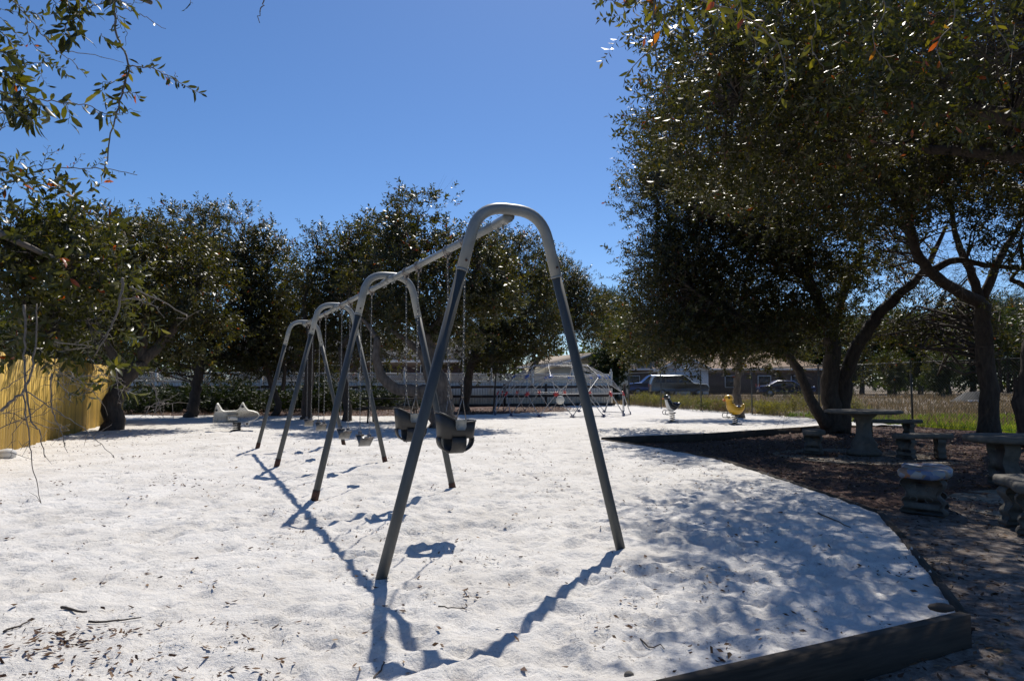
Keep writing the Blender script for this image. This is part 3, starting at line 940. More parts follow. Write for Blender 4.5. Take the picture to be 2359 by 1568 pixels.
# penguin, facing left
p = gp(1549, 971)
pg = thing('penguin_spring_rider', 'black and white penguin spring rider with blue seat near the chain-link fence', 'spring rider', (p[0], p[1], 0), R(5))
spring(pg, .26)
g = Geo(); ellip_tube(g, [(.27, 0, .62), (.18, 0, .55), (.05, 0, .47), (-.05, 0, .50), (-.10, 0, .60), (-.13, 0, .70)], [.03, .07, .11, .12, .105, .09], [.04, .10, .13, .13, .11, .09]); g.obj('body', M['black'], pg, True, False)
g = Geo(); ellip_tube(g, [(.04, 0, .38), (-.07, 0, .42), (-.145, 0, .55), (-.19, 0, .68), (-.22, 0, .73)], [.05, .085, .065, .05, .035], [.09, .12, .105, .08, .05]); g.obj('belly', M['white'], pg, True, False)
Geo().ball((-.17, 0, .79), (.125, .105, .095), 14, 9).obj('head', M['black'], pg, True, False)
g = Geo(); ellip_tube(g, [(-.26, 0, .765), (-.315, 0, .75), (-.345, 0, .742)], [.022, .016, .006], [.04, .03, .012]); g.obj('beak', M['orange'], pg, True, False)
for s_ in (-1, 1):
    Geo().ball((-.135, s_ * .092, .80), (.038, .018, .038), 8, 6).obj('cheek_patch', M['white'], pg, True, False)
    g = Geo(); ellip_tube(g, [(-.02, s_ * .115, .60), (.07, s_ * .15, .54), (.12, s_ * .16, .47)], [.05, .04, .015], [.018, .015, .01]); g.obj('flipper', M['black'], pg, True, False)
Geo().ball((.12, 0, .60), (.10, .10, .045), 12, 6).obj('seat', M['dark_blue'], pg, True, False)
Geo().tube([(-.10, -.2, .68), (-.10, .2, .68)], .013, 8).obj('handle', M['black'], pg, True, False)
Geo().tube(smoothpath([(-.10, -.1, .36), (-.24, -.14, .37), (-.28, -.15, .30), (-.24, -.15, .24), (-.10, -.1, .24)]), .012, 6).tube(smoothpath([(-.10, .1, .36), (-.24, .14, .37), (-.28, .15, .30), (-.24, .15, .24), (-.10, .1, .24)]), .012, 6).obj('foot_rest', M['black'], pg, True, False)
# white rider
p = gp(541, 993)
wr = thing('white_spring_rider', 'worn white two-finned spring rider shaped like a small plane by the left trees', 'spring rider', (p[0] + .05, p[1], 0), R(19))
spring(wr, .17, .10)
ol = [(-.575, .30), (-.55, .48), (-.53, .62), (-.495, .735), (-.47, .745), (-.43, .68), (-.36, .56), (-.30, .535), (-.02, .545), (.05, .60), (.09, .70), (.125, .755), (.15, .745), (.20, .64), (.27, .555), (.40, .53), (.50, .49), (.545, .43), (.535, .37), (.47, .31), (.36, .27), (.20, .235), (-.20, .225), (-.45, .225), (-.55, .24)]
Geo().extrude(ol, -.12, .12, .014).obj('body', M['worn_white'], wr, False, False)
for s_ in (-1, 1):
    Geo().lathe([(0, -.008), (.027, -.008), (.027, .008), (0, .008)], 12, (-.49, s_ * .127, .555), 'y').obj('fin_hole', M['black'], wr, False, False)
    Geo().lathe([(0, -.008), (.03, -.008), (.03, .008), (0, .008)], 12, (.13, s_ * .127, .635), 'y').obj('fin_hole', M['black'], wr, False, False)
    Geo().box((-.10, s_ * .155, .435), (.24, .05, .02)).obj('foot_peg', M['hardware'], wr, False, False)
    Geo().box((-.10, s_ * .138, .34), (.24, .02, .10)).obj('foot_panel', M['worn_white'], wr, False, False)
    Geo().ball((-.17, s_ * .152, .36), .014, 6, 5).ball((.0, s_ * .152, .365), .014, 6, 5).obj('bolt', M['black'], wr, True, False)
    Geo().lathe([(.03, -.02), (.06, -.02), (.065, 0), (.06, .02), (.03, .02)], 14, (.25, s_ * .14, .20), 'y').obj('wheel', M['worn_white'], wr, True, False)
    Geo().ball((.25, s_ * .16, .20), (.025, .01, .025), 8, 5).obj('hub', M['rust'], wr, True, False)

# ------------------------------------------------------------------ concrete tables, benches and pads
def scroll(w, h):
    o = [(.5, 0), (.54, .08), (.50, .16), (.43, .20), (.46, .27), (.50, .34), (.47, .42), (.38, .50), (.36, .56), (.42, .66), (.52, .78), (.53, .88), (.48, .95), (.40, 1)]
    L = [(x * w, z * h) for x, z in o]
    return L + [(-x, z) for x, z in L[::-1]]
def curved_bench(name, label, px, py, z, rz, mtop, L=1.05, D=.36, h=.44, grp='curved concrete benches around the tables', bend=.9):
    p = gp(px, py, z)
    t = thing(name, label, 'bench', (p[0], p[1], z), rz, grp)
    # arc seat along local y
    n = 14; rad = bend
    a = np.linspace(-L / 2 / rad, L / 2 / rad, n)
    ri, ro = rad - D / 2, rad + D / 2
    rows = []
    for q_ in a:
        e = (abs(q_) / a[-1]) ** 6 * .06
        c_, s_ = math.cos(q_), math.sin(q_)
        pr = [(ri + e, 0), (ri + .02 + e, -.018), (ro - .02 - e, -.018), (ro - e, 0), (ro - e, .05), (ro - .02 - e, .068), (ri + .02 + e, .068), (ri + e, .05)]
        rows.append([((r_) * c_ - rad, r_ * s_, h - .068 + zz) for r_, zz in pr])
    V = np.array(rows).reshape(-1, 3)
    i, j = np.meshgrid(np.arange(n - 1), np.arange(8), indexing='ij')
    Q = np.stack([i * 8 + j, i * 8 + (j + 1) % 8, (i + 1) * 8 + (j + 1) % 8, (i + 1) * 8 + j], -1).reshape(-1, 4)
    Geo().add(V, Q, [list(range(8))[::-1], [(n - 1) * 8 + x for x in range(8)]]).obj('seat_slab', mtop, t, False, False)
    for q_ in (-.30 * L / rad, .30 * L / rad):
        g = Geo().extrude(scroll(D * .86, h - .085), -.065, .065, .012)
        # carved rings on the pedestal face
        for s2 in (-1, 1):
            for cz in (.24, .13):
                for cx in (-.062, .062):
                    th = np.linspace(0, 4.8, 12); rr = np.linspace(.045, .012, 12)
                    g.tube([(cx + s2 * 0 + r_ * math.cos(x_) * (1 if cx > 0 else -1), s2 * .064, cz + .02 + r_ * math.sin(x_)) for x_, r_ in zip(th, rr)], .006, 4)
        c_, s_ = math.cos(q_), math.sin(q_)
        g.xf(rot(0, 0, q_), ((rad) * c_ - rad, rad * s_, 0))
        g.obj('pedestal', M['concrete'], t, False, False)
    return t
def pedestal_prof(h, s=1.0):
    return [(0, 0), (.30 * s, 0), (.31 * s, .05), (.27 * s, .09), (.22 * s, .13), (.24 * s, .19), (.20 * s, .26), (.14 * s, .36), (.125 * s, .48 * h / .74), (.15 * s, h - .17), (.24 * s, h - .10), (.26 * s, h - .06), (0, h - .06)]
def round_table(label, px, py, z, h=.80, r=.68):
    p = gp(px, py, z)
    t = thing('round_table', label, 'table', (p[0], p[1], z), 0)
    Geo().lathe([(0, h - .07), (r * .9, h - .068), (r * .985, h - .055), (r, h - .03), (r * .985, h - .008), (r * .95, h), (0, h)], 36).obj('tabletop', M['concrete'], t, False, False)
    Geo().lathe(pedestal_prof(h), 16).obj('pedestal', M['concrete'], t, False, False)
    return t
ZM = -.105
rt = round_table('round concrete table on a single pedestal in the shade by the forked tree', 1991, 1046, ZM, .84, .68)
c_ = rt.location
curved_bench('concrete_bench', 'curved concrete bench left of the round table with sun glare on its seat', 1880, 1042, ZM, R(-22), M['concrete'], L=1.0)
curved_bench('concrete_bench', 'curved concrete bench right of the round table, nearest the second table', 2122, 1054, ZM, R(95), M['concrete'], L=1.1)
curved_bench('concrete_bench', 'long curved concrete bench behind the round table, bluish sunlit top', 2050, 1008, ZM + .03, R(-105), M['concrete'], L=1.5, bend=1.2)
# second table: stadium top on two pedestals
p = gp(2318, 1122, ZM)
t2 = thing('oval_table', 'heavy oval concrete table on two pedestals at the right edge of the picture', 'table', (p[0] + .42, p[1] + .1, ZM), R(-6))
g = Geo(); n = 40; th = np.linspace(0, 2 * math.pi, n, endpoint=False)
ox = np.cos(th) * .46 + np.sign(np.cos(th)) * .34; oy = np.sin(th) * .46
rows = [np.stack([ox * f, oy * f, np.full(n, zz)], -1) for f, zz in ((.93, .57), (.99, .585), (1, .62), (.98, .65), (.94, .66))]
V = np.concatenate(rows); i, j = np.meshgrid(np.arange(4), np.arange(n), indexing='ij')
Q = np.stack([i * n + j, i * n + (j + 1) % n, (i + 1) * n + (j + 1) % n, (i + 1) * n + j], -1).reshape(-1, 4)
g.add(V, Q, [list(range(n))[::-1], [4 * n + x for x in range(n)]]).obj('tabletop', M['concrete'], t2, False, False)
for sx_ in (-.34, .34):
    g = Geo().extrude(scroll(.42, .57), -.10, .10, .012); g.xf(rot(0, 0, math.pi / 2), (sx_, 0, 0)); g.xf(rot(0, 0, math.pi / 2), (0, 0, 0)) if False else None
    g.obj('pedestal', M['concrete'], t2, False, False)
curved_bench('concrete_bench', 'scroll-footed concrete bench with blue, white and orange painted seat near the sand edge', 2140, 1176, ZM - .01, R(-33), M['mosaic'], L=.86, D=.46, h=.46, bend=1.0)
curved_bench('concrete_bench', 'concrete bench cut off by the right edge of the picture, sun glare on top', 2395, 1222, ZM - .01, R(-20), M['concrete'], L=.9, D=.46, h=.46)
def pad(pts, z):
    n = len(pts)
    V = [(p[0], p[1], z) for p in pts] + [(p[0], p[1], z - .08) for p in pts]
    j = np.arange(n)
    T = np.array(geometry.tessellate_polygon([[Vector((p[0], p[1], 0)) for p in pts]]))
    o = link('concrete_pad', mesh('concrete_pad', V, [T, np.stack([j, (j + 1) % n, (j + 1) % n + n, j + n], -1)]), M['pad']); o['kind'] = 'structure'
def ellpts(cx, cy, rx, ry, n=30, a=0):
    return [(cx + rx * math.cos(t) * math.cos(a) - ry * math.sin(t) * math.sin(a), cy + rx * math.cos(t) * math.sin(a) + ry * math.sin(t) * math.cos(a)) for t in np.linspace(0, 2 * math.pi, n, endpoint=False)]
pad(ellpts(c_.x + .05, c_.y - .1, 1.75, 1.5), ZM - .018)
pad(ellpts(t2.location.x - .15, t2.location.y - 1.55, 1.75, 1.45), ZM - .018)

# ------------------------------------------------------------------ wooden picnic table in the back
p = gp(905, 972)
pt = thing('picnic_table', 'dark weathered picnic table under the trees behind the swings', 'picnic table', (p[0], p[1], 0), R(3))
def pbx(name, c_, d, mt='dark_timber', **k): return Geo().box(c_, d, **k).obj(name, M[mt], pt, False, False)
for i in range(5): pbx('tabletop_board', (0, -.31 + i * .155, .76), (1.9, .14, .04), 'timber')
for s_ in (-1, 1):
    for i in range(2): pbx('bench_board', (-.1, s_ * (.66 + i * .15), .46), (1.95, .14, .04), 'timber')
    pbx('cross_beam', (s_ * .68, 0, .42), (.05, 1.55, .10)); pbx('top_beam', (s_ * .68, 0, .70), (.05, .74, .08))
    for q_ in (-1, 1): pbx('leg', (s_ * .72, q_ * .46, .36), (.04, .10, .86), rx=q_ * .38)

# ------------------------------------------------------------------ fences
# yellow board fence on the left
A0 = np.array([-7.6, 8.2]); A1 = gp(282, 967)[:2]; A0 = gp(0, 1045)[:2] + (gp(0, 1045)[:2] - A1) * .35
yf = thing('yellow_board_fence', 'tall yellow pine board fence along the left side of the sand', 'fence', (A0[0], A0[1], 0))
L = np.linalg.norm(A1 - A0); t = (A1 - A0) / L; n = int(L / .145)
bm = []
for v_ in range(4):
    m_ = Geo().box((0, 0, .88), (.139, .018, 1.80 + v_ * .006)).mesh('board'); m_.materials.append(M['fence_wood']); bm.append(m_)
ang = math.atan2(t[1], t[0])
for i in range(n):
    p = A0 + t * (i + .5) * L / n
    o = link('board', bm[i % 4]); o.parent = yf; o.location = (p[0] - A0[0] + rnd.uniform(-.003, .003), p[1] - A0[1], rnd.uniform(-.012, .012)); o.rotation_euler = (0, rnd.uniform(-.006, .006), ang + rnd.uniform(-.03, .03))
nv = np.array([-t[1], t[0]])
for zz in (.3, .95, 1.55):
    a, b_ = A0 + nv * .04, A1 + nv * .04
    Geo().beam((a[0], a[1], zz), (b_[0], b_[1], zz), .04, .09).obj('rail', M['fence_wood'], yf)

# cream vinyl fence with lattice top
V0, V1 = np.array([-19.5, 33.0]), np.array([5.75, 40.4])
vf = thing('vinyl_lattice_fence', 'cream vinyl privacy fence with lattice top behind the tree row', 'fence', (V0[0], V0[1], 0))
L = np.linalg.norm(V1 - V0); t = (V1 - V0) / L; n = 11; ang = math.atan2(t[1], t[0]); w = L / n
bayg = {}
def vbox(g, x0, x1, z0, z1, th, y=0): g.box(((x0 + x1) / 2, y, (z0 + z1) / 2), (x1 - x0, th, z1 - z0))
hw = w / 2 - .065
g = Geo(); k = 15
for i in range(k):
    x0 = -hw + i * 2 * hw / k; vbox(g, x0 + .008, x0 + 2 * hw / k - .008, .06, 1.34, .022)
pick = g.mesh('picket_panel'); pick.materials.append(M['vinyl'])
g = Geo(); vbox(g, -hw, hw, .05, 1.35, .006, .0); back = g.mesh('panel_groove'); back.materials.append(M['vinyl_gap'])
g = Geo(); cell = .115; z0, z1 = 1.42, 1.74
for s_ in (-1, 1):
    x = -hw - (z1 - z0)
    while x < hw:
        a, b_ = x, x + (z1 - z0)
        ca, cb = max(a, -hw), min(b_, hw)
        if cb - ca > .02:
            za, zb = z0 + (ca - a), z0 + (cb - a)
            if s_ < 0: za, zb = z1 - (ca - a), z1 - (cb - a)
            g.beam((ca, s_ * .004, za), (cb, s_ * .004, zb), .007, .038)
        x += cell
lat = g.mesh('lattice'); lat.materials.append(M['vinyl'])
rails = []
for (za, zb) in ((1.34, 1.42), (1.74, 1.83), (.0, .07)):
    g = Geo(); vbox(g, -hw, hw, za, zb, .045); r_ = g.mesh('rail'); r_.materials.append(M['vinyl']); rails.append(r_)
g = Geo().box((0, 0, .95), (.125, .125, 1.95)); g.box((0, 0, 1.94), (.15, .15, .03)); pm = g.mesh('post'); pm.materials.append(M['vinyl'])
g = Geo().lathe([(.06, 0), (.05, .02), (.03, .03), (.028, .05), (.052, .085), (.05, .11), (.025, .15), (0, .19)], 10); fm = g.mesh('finial', True); fm.materials.append(M['vinyl'])
for i in range(n + 1):
    p = t * i * w
    o = link('post', pm); o.parent = vf; o.location = (p[0], p[1], 0); o.rotation_euler = (0, 0, ang)
    o2 = link('finial', fm); o2.parent = o; o2.location = (0, 0, 1.955)
    if i == n: break
    p = t * (i + .5) * w
    for nme, me in (('picket_panel', pick), ('panel_groove', back), ('lattice', lat)):
        o = link(nme, me); o.parent = vf; o.location = (p[0], p[1], 0); o.rotation_euler = (0, 0, ang)
        if nme != 'panel_groove': o['kind'] = 'stuff'
    for r_ in rails:
        o = link('rail', r_); o.parent = vf; o.location = (p[0], p[1], 0); o.rotation_euler = (0, 0, ang)
# dark post-and-rail fence in front of it
off = np.array([t[1], -t[0]]) * .55
W0, W1 = V0 + off, V1 + off
wf = thing('rail_fence', 'dark wooden three-rail fence running in front of the cream lattice fence', 'fence', (W0[0], W0[1], 0))
pmd = Geo().box((0, 0, .62), (.11, .10, 1.26)).mesh('post'); pmd.materials.append(M['dark_timber'])
nn = 11
for i in range(nn + 1):
    p = t * i * L / nn; o = link('post', pmd); o.parent = wf; o.location = (p[0] + .6 * t[0], p[1] + .6 * t[1], 0); o.rotation_euler = (0, 0, ang)
for zz in (.10, .58, 1.08):
    for i in range(nn):
        a, b_ = W0 + t * i * L / nn, W0 + t * ((i + 1) * L / nn - .02)
        Geo().beam((a[0], a[1], zz + rnd.uniform(-.015, .015)), (b_[0], b_[1], zz + rnd.uniform(-.015, .015)), .04, .14).obj('rail', M['dark_timber'], wf)

# chain-link fence on the right
CLH = 1.86
cf = thing('chain_link_fence', 'galvanised chain-link fence with steel posts between playground and weedy field', 'fence', (FP0[0], FP0[1], 0))
CLL = 30.0
F1 = FP0 + FD * CLL
k = 0
pd = 0.0
while pd < CLL + .1:
    p = FP0 + FD * pd
    Geo().tube([(p[0], p[1], -.1), (p[0], p[1], CLH + .03)], .045 if k == 0 else .03, 8).ball((p[0], p[1], CLH + .04), (.045, .045, .03), 8, 5).obj('post', M['galv'], cf, True)
    pd += 4.05; k += 1
Geo().tube([(FP0[0], FP0[1], CLH), (F1[0], F1[1], CLH)], .021, 8).obj('top_rail', M['galv'], cf, True)
Geo().tube([(FP0[0], FP0[1], .06), (F1[0], F1[1], .06)], .004, 4).obj('bottom_wire', M['galv'], cf, True)
cell = .085; sgs = []
for s_ in (-1, 1):
    x = -CLH
    while x < CLL:
        a, b_ = max(x, 0), min(x + CLH, CLL)
        za, zb = (a - x), (b_ - x)
        if s_ < 0: za, zb = CLH - za, CLH - zb
        if b_ - a > .02:
            pa, pb = FP0 + FD * a, FP0 + FD * b_
            sgs.append([(pa[0], pa[1], za + .03), (pb[0], pb[1], zb + .03)])
        x += cell
P = np.array(sgs); Vv, Qq = many_tubes(P, np.full(P.shape[:2], .0028), 3)
o = link('wire_mesh', mesh('wire_mesh', Vv, Qq, True), M['galv'], cf); o['kind'] = 'stuff'

# white rock by the yellow fence
p = gp(14, 1054)
g = Geo().ball((0, 0, 0), (.17, .13, .10), 12, 8)
for i in range(len(g.V)): g.V[i] = g.V[i] * (1 + .35 * vnoise(g.V[i][:, 0] * 3 + g.V[i][:, 2] * 5, g.V[i][:, 1] * 3, .3, 8))[:, None]
o = g.obj('white_rock', M['rock'], None, False, False); o.location = (p[0], p[1], .06)
tag(o, 'white rock on the sand at the foot of the yellow fence', 'rock')

# ------------------------------------------------------------------ houses and vehicles
def gable_house(name, label, c_, rz, w, d, eave, peak, mwall, mroof, over=.4, win=(), garage=None, gmat=None):
    t = thing(name, label, 'house', (c_[0], c_[1], 0), rz)
    Geo().box((0, 0, eave / 2), (w, d, eave)).obj('wall', mwall, t, False, False)
    for s_ in (-1, 1):
        Geo().add([(-w / 2, s_ * d / 2, eave), (w / 2, s_ * d / 2, eave), (0, s_ * d / 2, peak - .12), (-w / 2, s_ * (d / 2 - .1), eave), (w / 2, s_ * (d / 2 - .1), eave), (0, s_ * (d / 2 - .1), peak - .12)],
                  [[0, 1, 2], [5, 4, 3]], [[0, 3, 4, 1], [1, 4, 5, 2], [2, 5, 3, 0]]).obj('gable', gmat or mwall, t, False, False)
    sl_ = math.atan2(peak - eave, w / 2); ww, e2 = w / 2 + over, d / 2 + over
    dz = math.tan(sl_) * over
    for s_ in (-1, 1):
        V = [(0, -e2, peak), (0, e2, peak), (s_ * ww, e2, eave - dz), (s_ * ww, -e2, eave - dz)]
        V2 = [(x, y, z + .12) for x, y, z in V]
        Geo().add(V + V2, [[0, 1, 2, 3], [7, 6, 5, 4], [0, 3, 7, 4], [1, 5, 6, 2], [3, 2, 6, 7], [0, 4, 5, 1]]).obj('roof', mroof, t, False, False)
        for q_ in (-1, 1):
            Geo().beam((0, q_ * (e2 + .02), peak + .02), (s_ * ww, q_ * (e2 + .02), eave - dz + .02), .03, .20).obj('fascia', M['trim'], t, False, False)
        Geo().beam((s_ * (ww + .02), -e2, eave - dz + .03), (s_ * (ww + .02), e2, eave - dz + .03), .03, .16).obj('fascia', M['trim'], t, False, False)
    for (x, z, a, b_) in win:
        fr = Geo().box((x, -d / 2 - .02, z), (a + .14, .05, b_ + .14)).obj('window', M['trim'], t, False, False)
        for i in (-1, 1):
            for j in (-1, 1): Geo().box((x + i * a / 4, -d / 2 - .05, z + j * b_ / 4), (a / 2 - .03, .02, b_ / 2 - .03)).obj('pane', M['glass'], fr, False, False)
    if garage:
        x, a, h_ = garage
        gd = Geo().box((x, -d / 2 - .02, h_ / 2), (a, .06, h_)).obj('garage_door', M['trim'], t, False, False)
        for i in range(8): Geo().box((x - a / 2 + (i + .5) * a / 8, -d / 2 - .06, h_ - .30), (a / 8 - .12, .03, .26)).obj('pane', M['glass'], gd, False, False)
        for i in range(1, 4): Geo().box((x, -d / 2 - .055, i * h_ / 4), (a - .05, .02, .03)).obj('door_groove', M['vinyl_gap'], gd, False, False)
    return t
a = at(1325, 822, 52)
gable_house('gable_house', 'cream gabled house with tan roof seen over the vinyl fence behind the dome', (a[0] + .2, 57), R(18), 5.6, 9, 2.75, 3.55, M['siding'], M['roof_tan'], .45)
a = at(1585, 826, 66)
gh = gable_house('garage_house', 'brick house with brown roof and white garage wing across the field', (a[0], 70), R(-3), 4.4, 7, 2.72, 3.9, M['trim'], M['roof_brown'], .4, garage=(0, 2.9, 2.25), gmat=M['trim'])
g = Geo(); x0, x1, y0, y1, zb, zt = -6.4, 14.5, -1.5, 8, 2.70, 4.6
g.add([(x0, y0, zb), (x1, y0, zb), (x1, y1, zb), (x0, y1, zb), (x0 + 4.2, 3.2, zt), (x1 - 4.2, 3.2, zt)], [[0, 1, 5, 4], [2, 3, 4, 5]], [[1, 2, 5], [3, 0, 4], ])
g.add([(x0, y0, zb - .01), (x1, y0, zb - .01), (x1, y1, zb - .01), (x0, y1, zb - .01)], [[3, 2, 1, 0]])
g.obj('main_roof', M['roof_brown'], gh, False, False)
Geo().box(((x0 + x1) / 2, 3.2, 1.35), (x1 - x0 - .9, 8.4, 2.68)).obj('brick_wall', M['brick_dark'], gh, False, False)
Geo().box(((x0 + x1) / 2, y0 - .02, zb - .02), (x1 - x0, .04, .16)).obj('main_fascia', M['trim'], gh, False, False)
for x in (-4.6, 5, 8.2, 11.4):
    fr = Geo().box((x, -1.04, 1.5), (1.3, .06, 1.2)).obj('window', M['trim'], gh, False, False); Geo().box((x, -1.09, 1.5), (1.14, .02, 1.04)).obj('pane', M['glass'], fr, False, False)
a = at(830, 800, 54)
gable_house('brown_house', 'dark brown house with grey roof half hidden behind the middle trees', (a[0] + .4, 52), R(93), 8.5, 15.5, 2.95, 4.6, M['brick_dark'], M['roof_grey'], .5)
bh = bpy.data.objects['brown_house']
for y_ in (-5.5, -2.2, 1.0, 4.6):
    fr = Geo().box((-4.28, y_, 1.95), (.06, 1.3, 1.25)).obj('window', M['trim'], bh, False, False); Geo().box((-4.33, y_, 1.95), (.02, 1.15, 1.1)).obj('pane', M['glass'], fr, False, False)

def vehicle(name, label, cat, x, y, rz, prof_, glass, L, W, mt, wb):
    t = thing(name, label, cat, (x, y, float(fieldz(np.array(x), np.array(y)))), rz)
    Geo().extrude(prof_, -W / 2, W / 2, .06).obj('body', mt, t, True, False)
    for s_ in (-1, 1):
        for gl in glass:
            Geo().extrude(gl, s_ * (W / 2 - .01), s_ * (W / 2 + .012)).obj('side_window', M['glass'], t, False, False)
        for wx in wb:
            wl = Geo().lathe([(0, -.11), (.30, -.11), (.35, -.07), (.35, .07), (.30, .11), (0, .11)], 18, (wx, s_ * (W / 2 - .1), .34), 'y').obj('wheel', M['tyre'], t, False, False)
            Geo().lathe([(0, 0), (.18, 0), (.19, .02), (0, .03)], 12, (wx, s_ * (W / 2 + .015) if s_ > 0 else -W / 2 - .035, .34), 'y').obj('rim', M['silver'], wl, False, False)
        Geo().ball((-L / 2 + .06, s_ * W * .36, .82), (.06, .15, .09), 8, 5).obj('headlight', M['white'], t, True, False)
        Geo().box((L / 2 - .02, s_ * W * .40, .95), (.05, .14, .22)).obj('tail_light', M['red'], t, False, False)
    return t
suv = [(-2.35, .45), (-2.38, .85), (-2.2, 1.08), (-1.15, 1.18), (-.55, 1.72), (-.3, 1.82), (1.9, 1.80), (2.15, 1.65), (2.33, 1.1), (2.35, .45)]
gls = [[(-.98, 1.2), (-.48, 1.68), (.1, 1.70), (.1, 1.2)], [(.2, 1.2), (.2, 1.70), (1.1, 1.70), (1.1, 1.2)], [(1.2, 1.2), (1.2, 1.70), (1.8, 1.66), (2.0, 1.2)]]
a = at(1508, 870, 62); vehicle('parked_suv', 'bright blue parked vehicle in front of the garage house, behind the weeds', 'car', a[0], 62.5, R(-4), suv, gls, 4.7, 1.85, M['van_blue'], (-1.5, 1.45))
vn = [(x * -1, z) for x, z in suv]; gv = [[(-x, z) for x, z in gq] for gq in gls]
a = at(1562, 872, 58); o = vehicle('parked_van', 'silver white parked van by the white garage door across the field', 'car', a[0], 58, R(176), suv, gls, 4.7, 1.85, M['van_white'], (-1.5, 1.45))
a = at(1808, 880, 58); vehicle('dark_car', 'dark blue car with sunlit windscreen parked in shade before the far brick wall', 'car', a[0], 58, R(170), [(-2.2, .4), (-2.2, .8), (-1.2, .92), (-.5, 1.35), (.7, 1.38), (1.4, .98), (2.15, .9), (2.2, .4)], [[(-1.0, .95), (-.45, 1.3), (.1, 1.32), (.1, .95)], [(.2, .95), (.2, 1.32), (.68, 1.3), (1.15, .97)]], 4.4, 1.75, M['dark_blue'], (-1.35, 1.35))
a = gp(2232, 900)
t = thing('upturned_boat', 'dark upturned hull lying in the dry grass far off at right', 'boat', (a[0], 45, .1), R(10))
t.location = Vector((at(2232, 896, 45)[0], 45, .1))
Geo().add([(-1.0, -.5, 0), (1.2, -.55, 0), (1.2, .55, 0), (-1.0, .5, 0), (-.2, -.12, .62), (1.1, -.2, .66), (1.1, .2, .66), (-.2, .12, .62)], [[0, 1, 5, 4], [1, 2, 6, 5], [2, 3, 7, 6], [3, 0, 4, 7], [4, 5, 6, 7]]).obj('hull', M['tyre'], t, False, False)
Geo().box((.3, -.6, .05), (1.8, .25, .12)).obj('gunwale', M['trim'], t, False, False)

# ------------------------------------------------------------------ foliage machinery
def leaf_shape(P, d, side, nr, ln, w, fine):
    """returns verts, quads for one leaf"""
    if fine:
        b0 = P; m1 = P + d * ln * .35 - nr * ln * .02; m2 = P + d * ln * .72 - nr * ln * .06; tp = P + d * ln - nr * ln * .16
        V = [b0, m1 + side * w * .46 + nr * w * .12, m2 + side * w * .42 + nr * w * .10, tp, m2 - side * w * .42 + nr * w * .10, m1 - side * w * .46 + nr * w * .12, m1, m2]
        return np.array(V), [[0, 6, 1, 1], [6, 7, 2, 1], [7, 3, 2, 2], [0, 5, 6, 6], [5, 4, 7, 6], [4, 3, 7, 7]], [[0, 6, 1], [7, 3, 2], [0, 5, 6], [4, 3, 7]], [[6, 7, 2, 1], [5, 4, 7, 6]]
    V = np.array([P, P + d * ln * .5 + side * w / 2 + nr * w * .14, P + d * ln - nr * ln * .08, P + d * ln * .5 - side * w / 2 + nr * w * .14])
    return V, None, [], [[0, 3, 2, 1]]
def twig_template(seed, n, L, ll, lw, fine=False, tilt=(45, 75), stem=.0018):
    g = np.random.default_rng(seed)
    V, T3, Q4, l3, l4 = [], [], [], [], []
    nv = 0
    # stem: a bent three-sided shoot
    bx, bz = g.uniform(-.12, .12), g.uniform(-.10, .14)
    cur = lambda x: np.array([x, bx * (x / L) ** 2 * L, bz * (x / L) ** 2 * L])
    pts = np.array([cur(0), cur(L * .5), cur(L)])
    if stem:
        sv = np.array([pts[0] + [0, stem, 0], pts[0] - [0, stem, 0], pts[2] + [0, stem * .4, stem * .4], pts[2] - [0, stem * .4, stem * .4]]); sq = [[0, 1, 3, 2]]
        V.append(sv); Q4 += [list(q_) for q_ in sq]; l4 += [-1] * len(sq); nv = len(sv)
    for k in range(n):
        f = .12 + .88 * (k + g.uniform(0, .5)) / n
        az = k * 2.4 + g.uniform(-.4, .4); ti = R(g.uniform(*tilt)) * (1 if f < .85 else .6)
        d = np.array([math.cos(ti), math.sin(ti) * math.cos(az), math.sin(ti) * math.sin(az)])
        sd = np.cross(d, [1, .1, .1]); sd /= np.linalg.norm(sd) + 1e-9
        ro = g.uniform(-.7, .7); nr = np.cross(sd, d)
        sd, nr = sd * math.cos(ro) + nr * math.sin(ro), nr * math.cos(ro) - sd * math.sin(ro)
        s_ = g.uniform(.7, 1.15)
        v_, _, t3, q4 = leaf_shape(cur(L * f), d, sd, nr, ll * s_, lw * s_, fine)
        T3 += [[a + nv for a in q_] for q_ in t3]; l3 += [k] * len(t3)
        Q4 += [[a + nv for a in q_] for q_ in q4]; l4 += [k] * len(q4)
        V.append(v_); nv += len(v_)
    return np.concatenate(V), np.array(T3, int).reshape(-1, 3), np.array(Q4, int).reshape(-1, 4), np.array(l3, int), np.array(l4, int), n
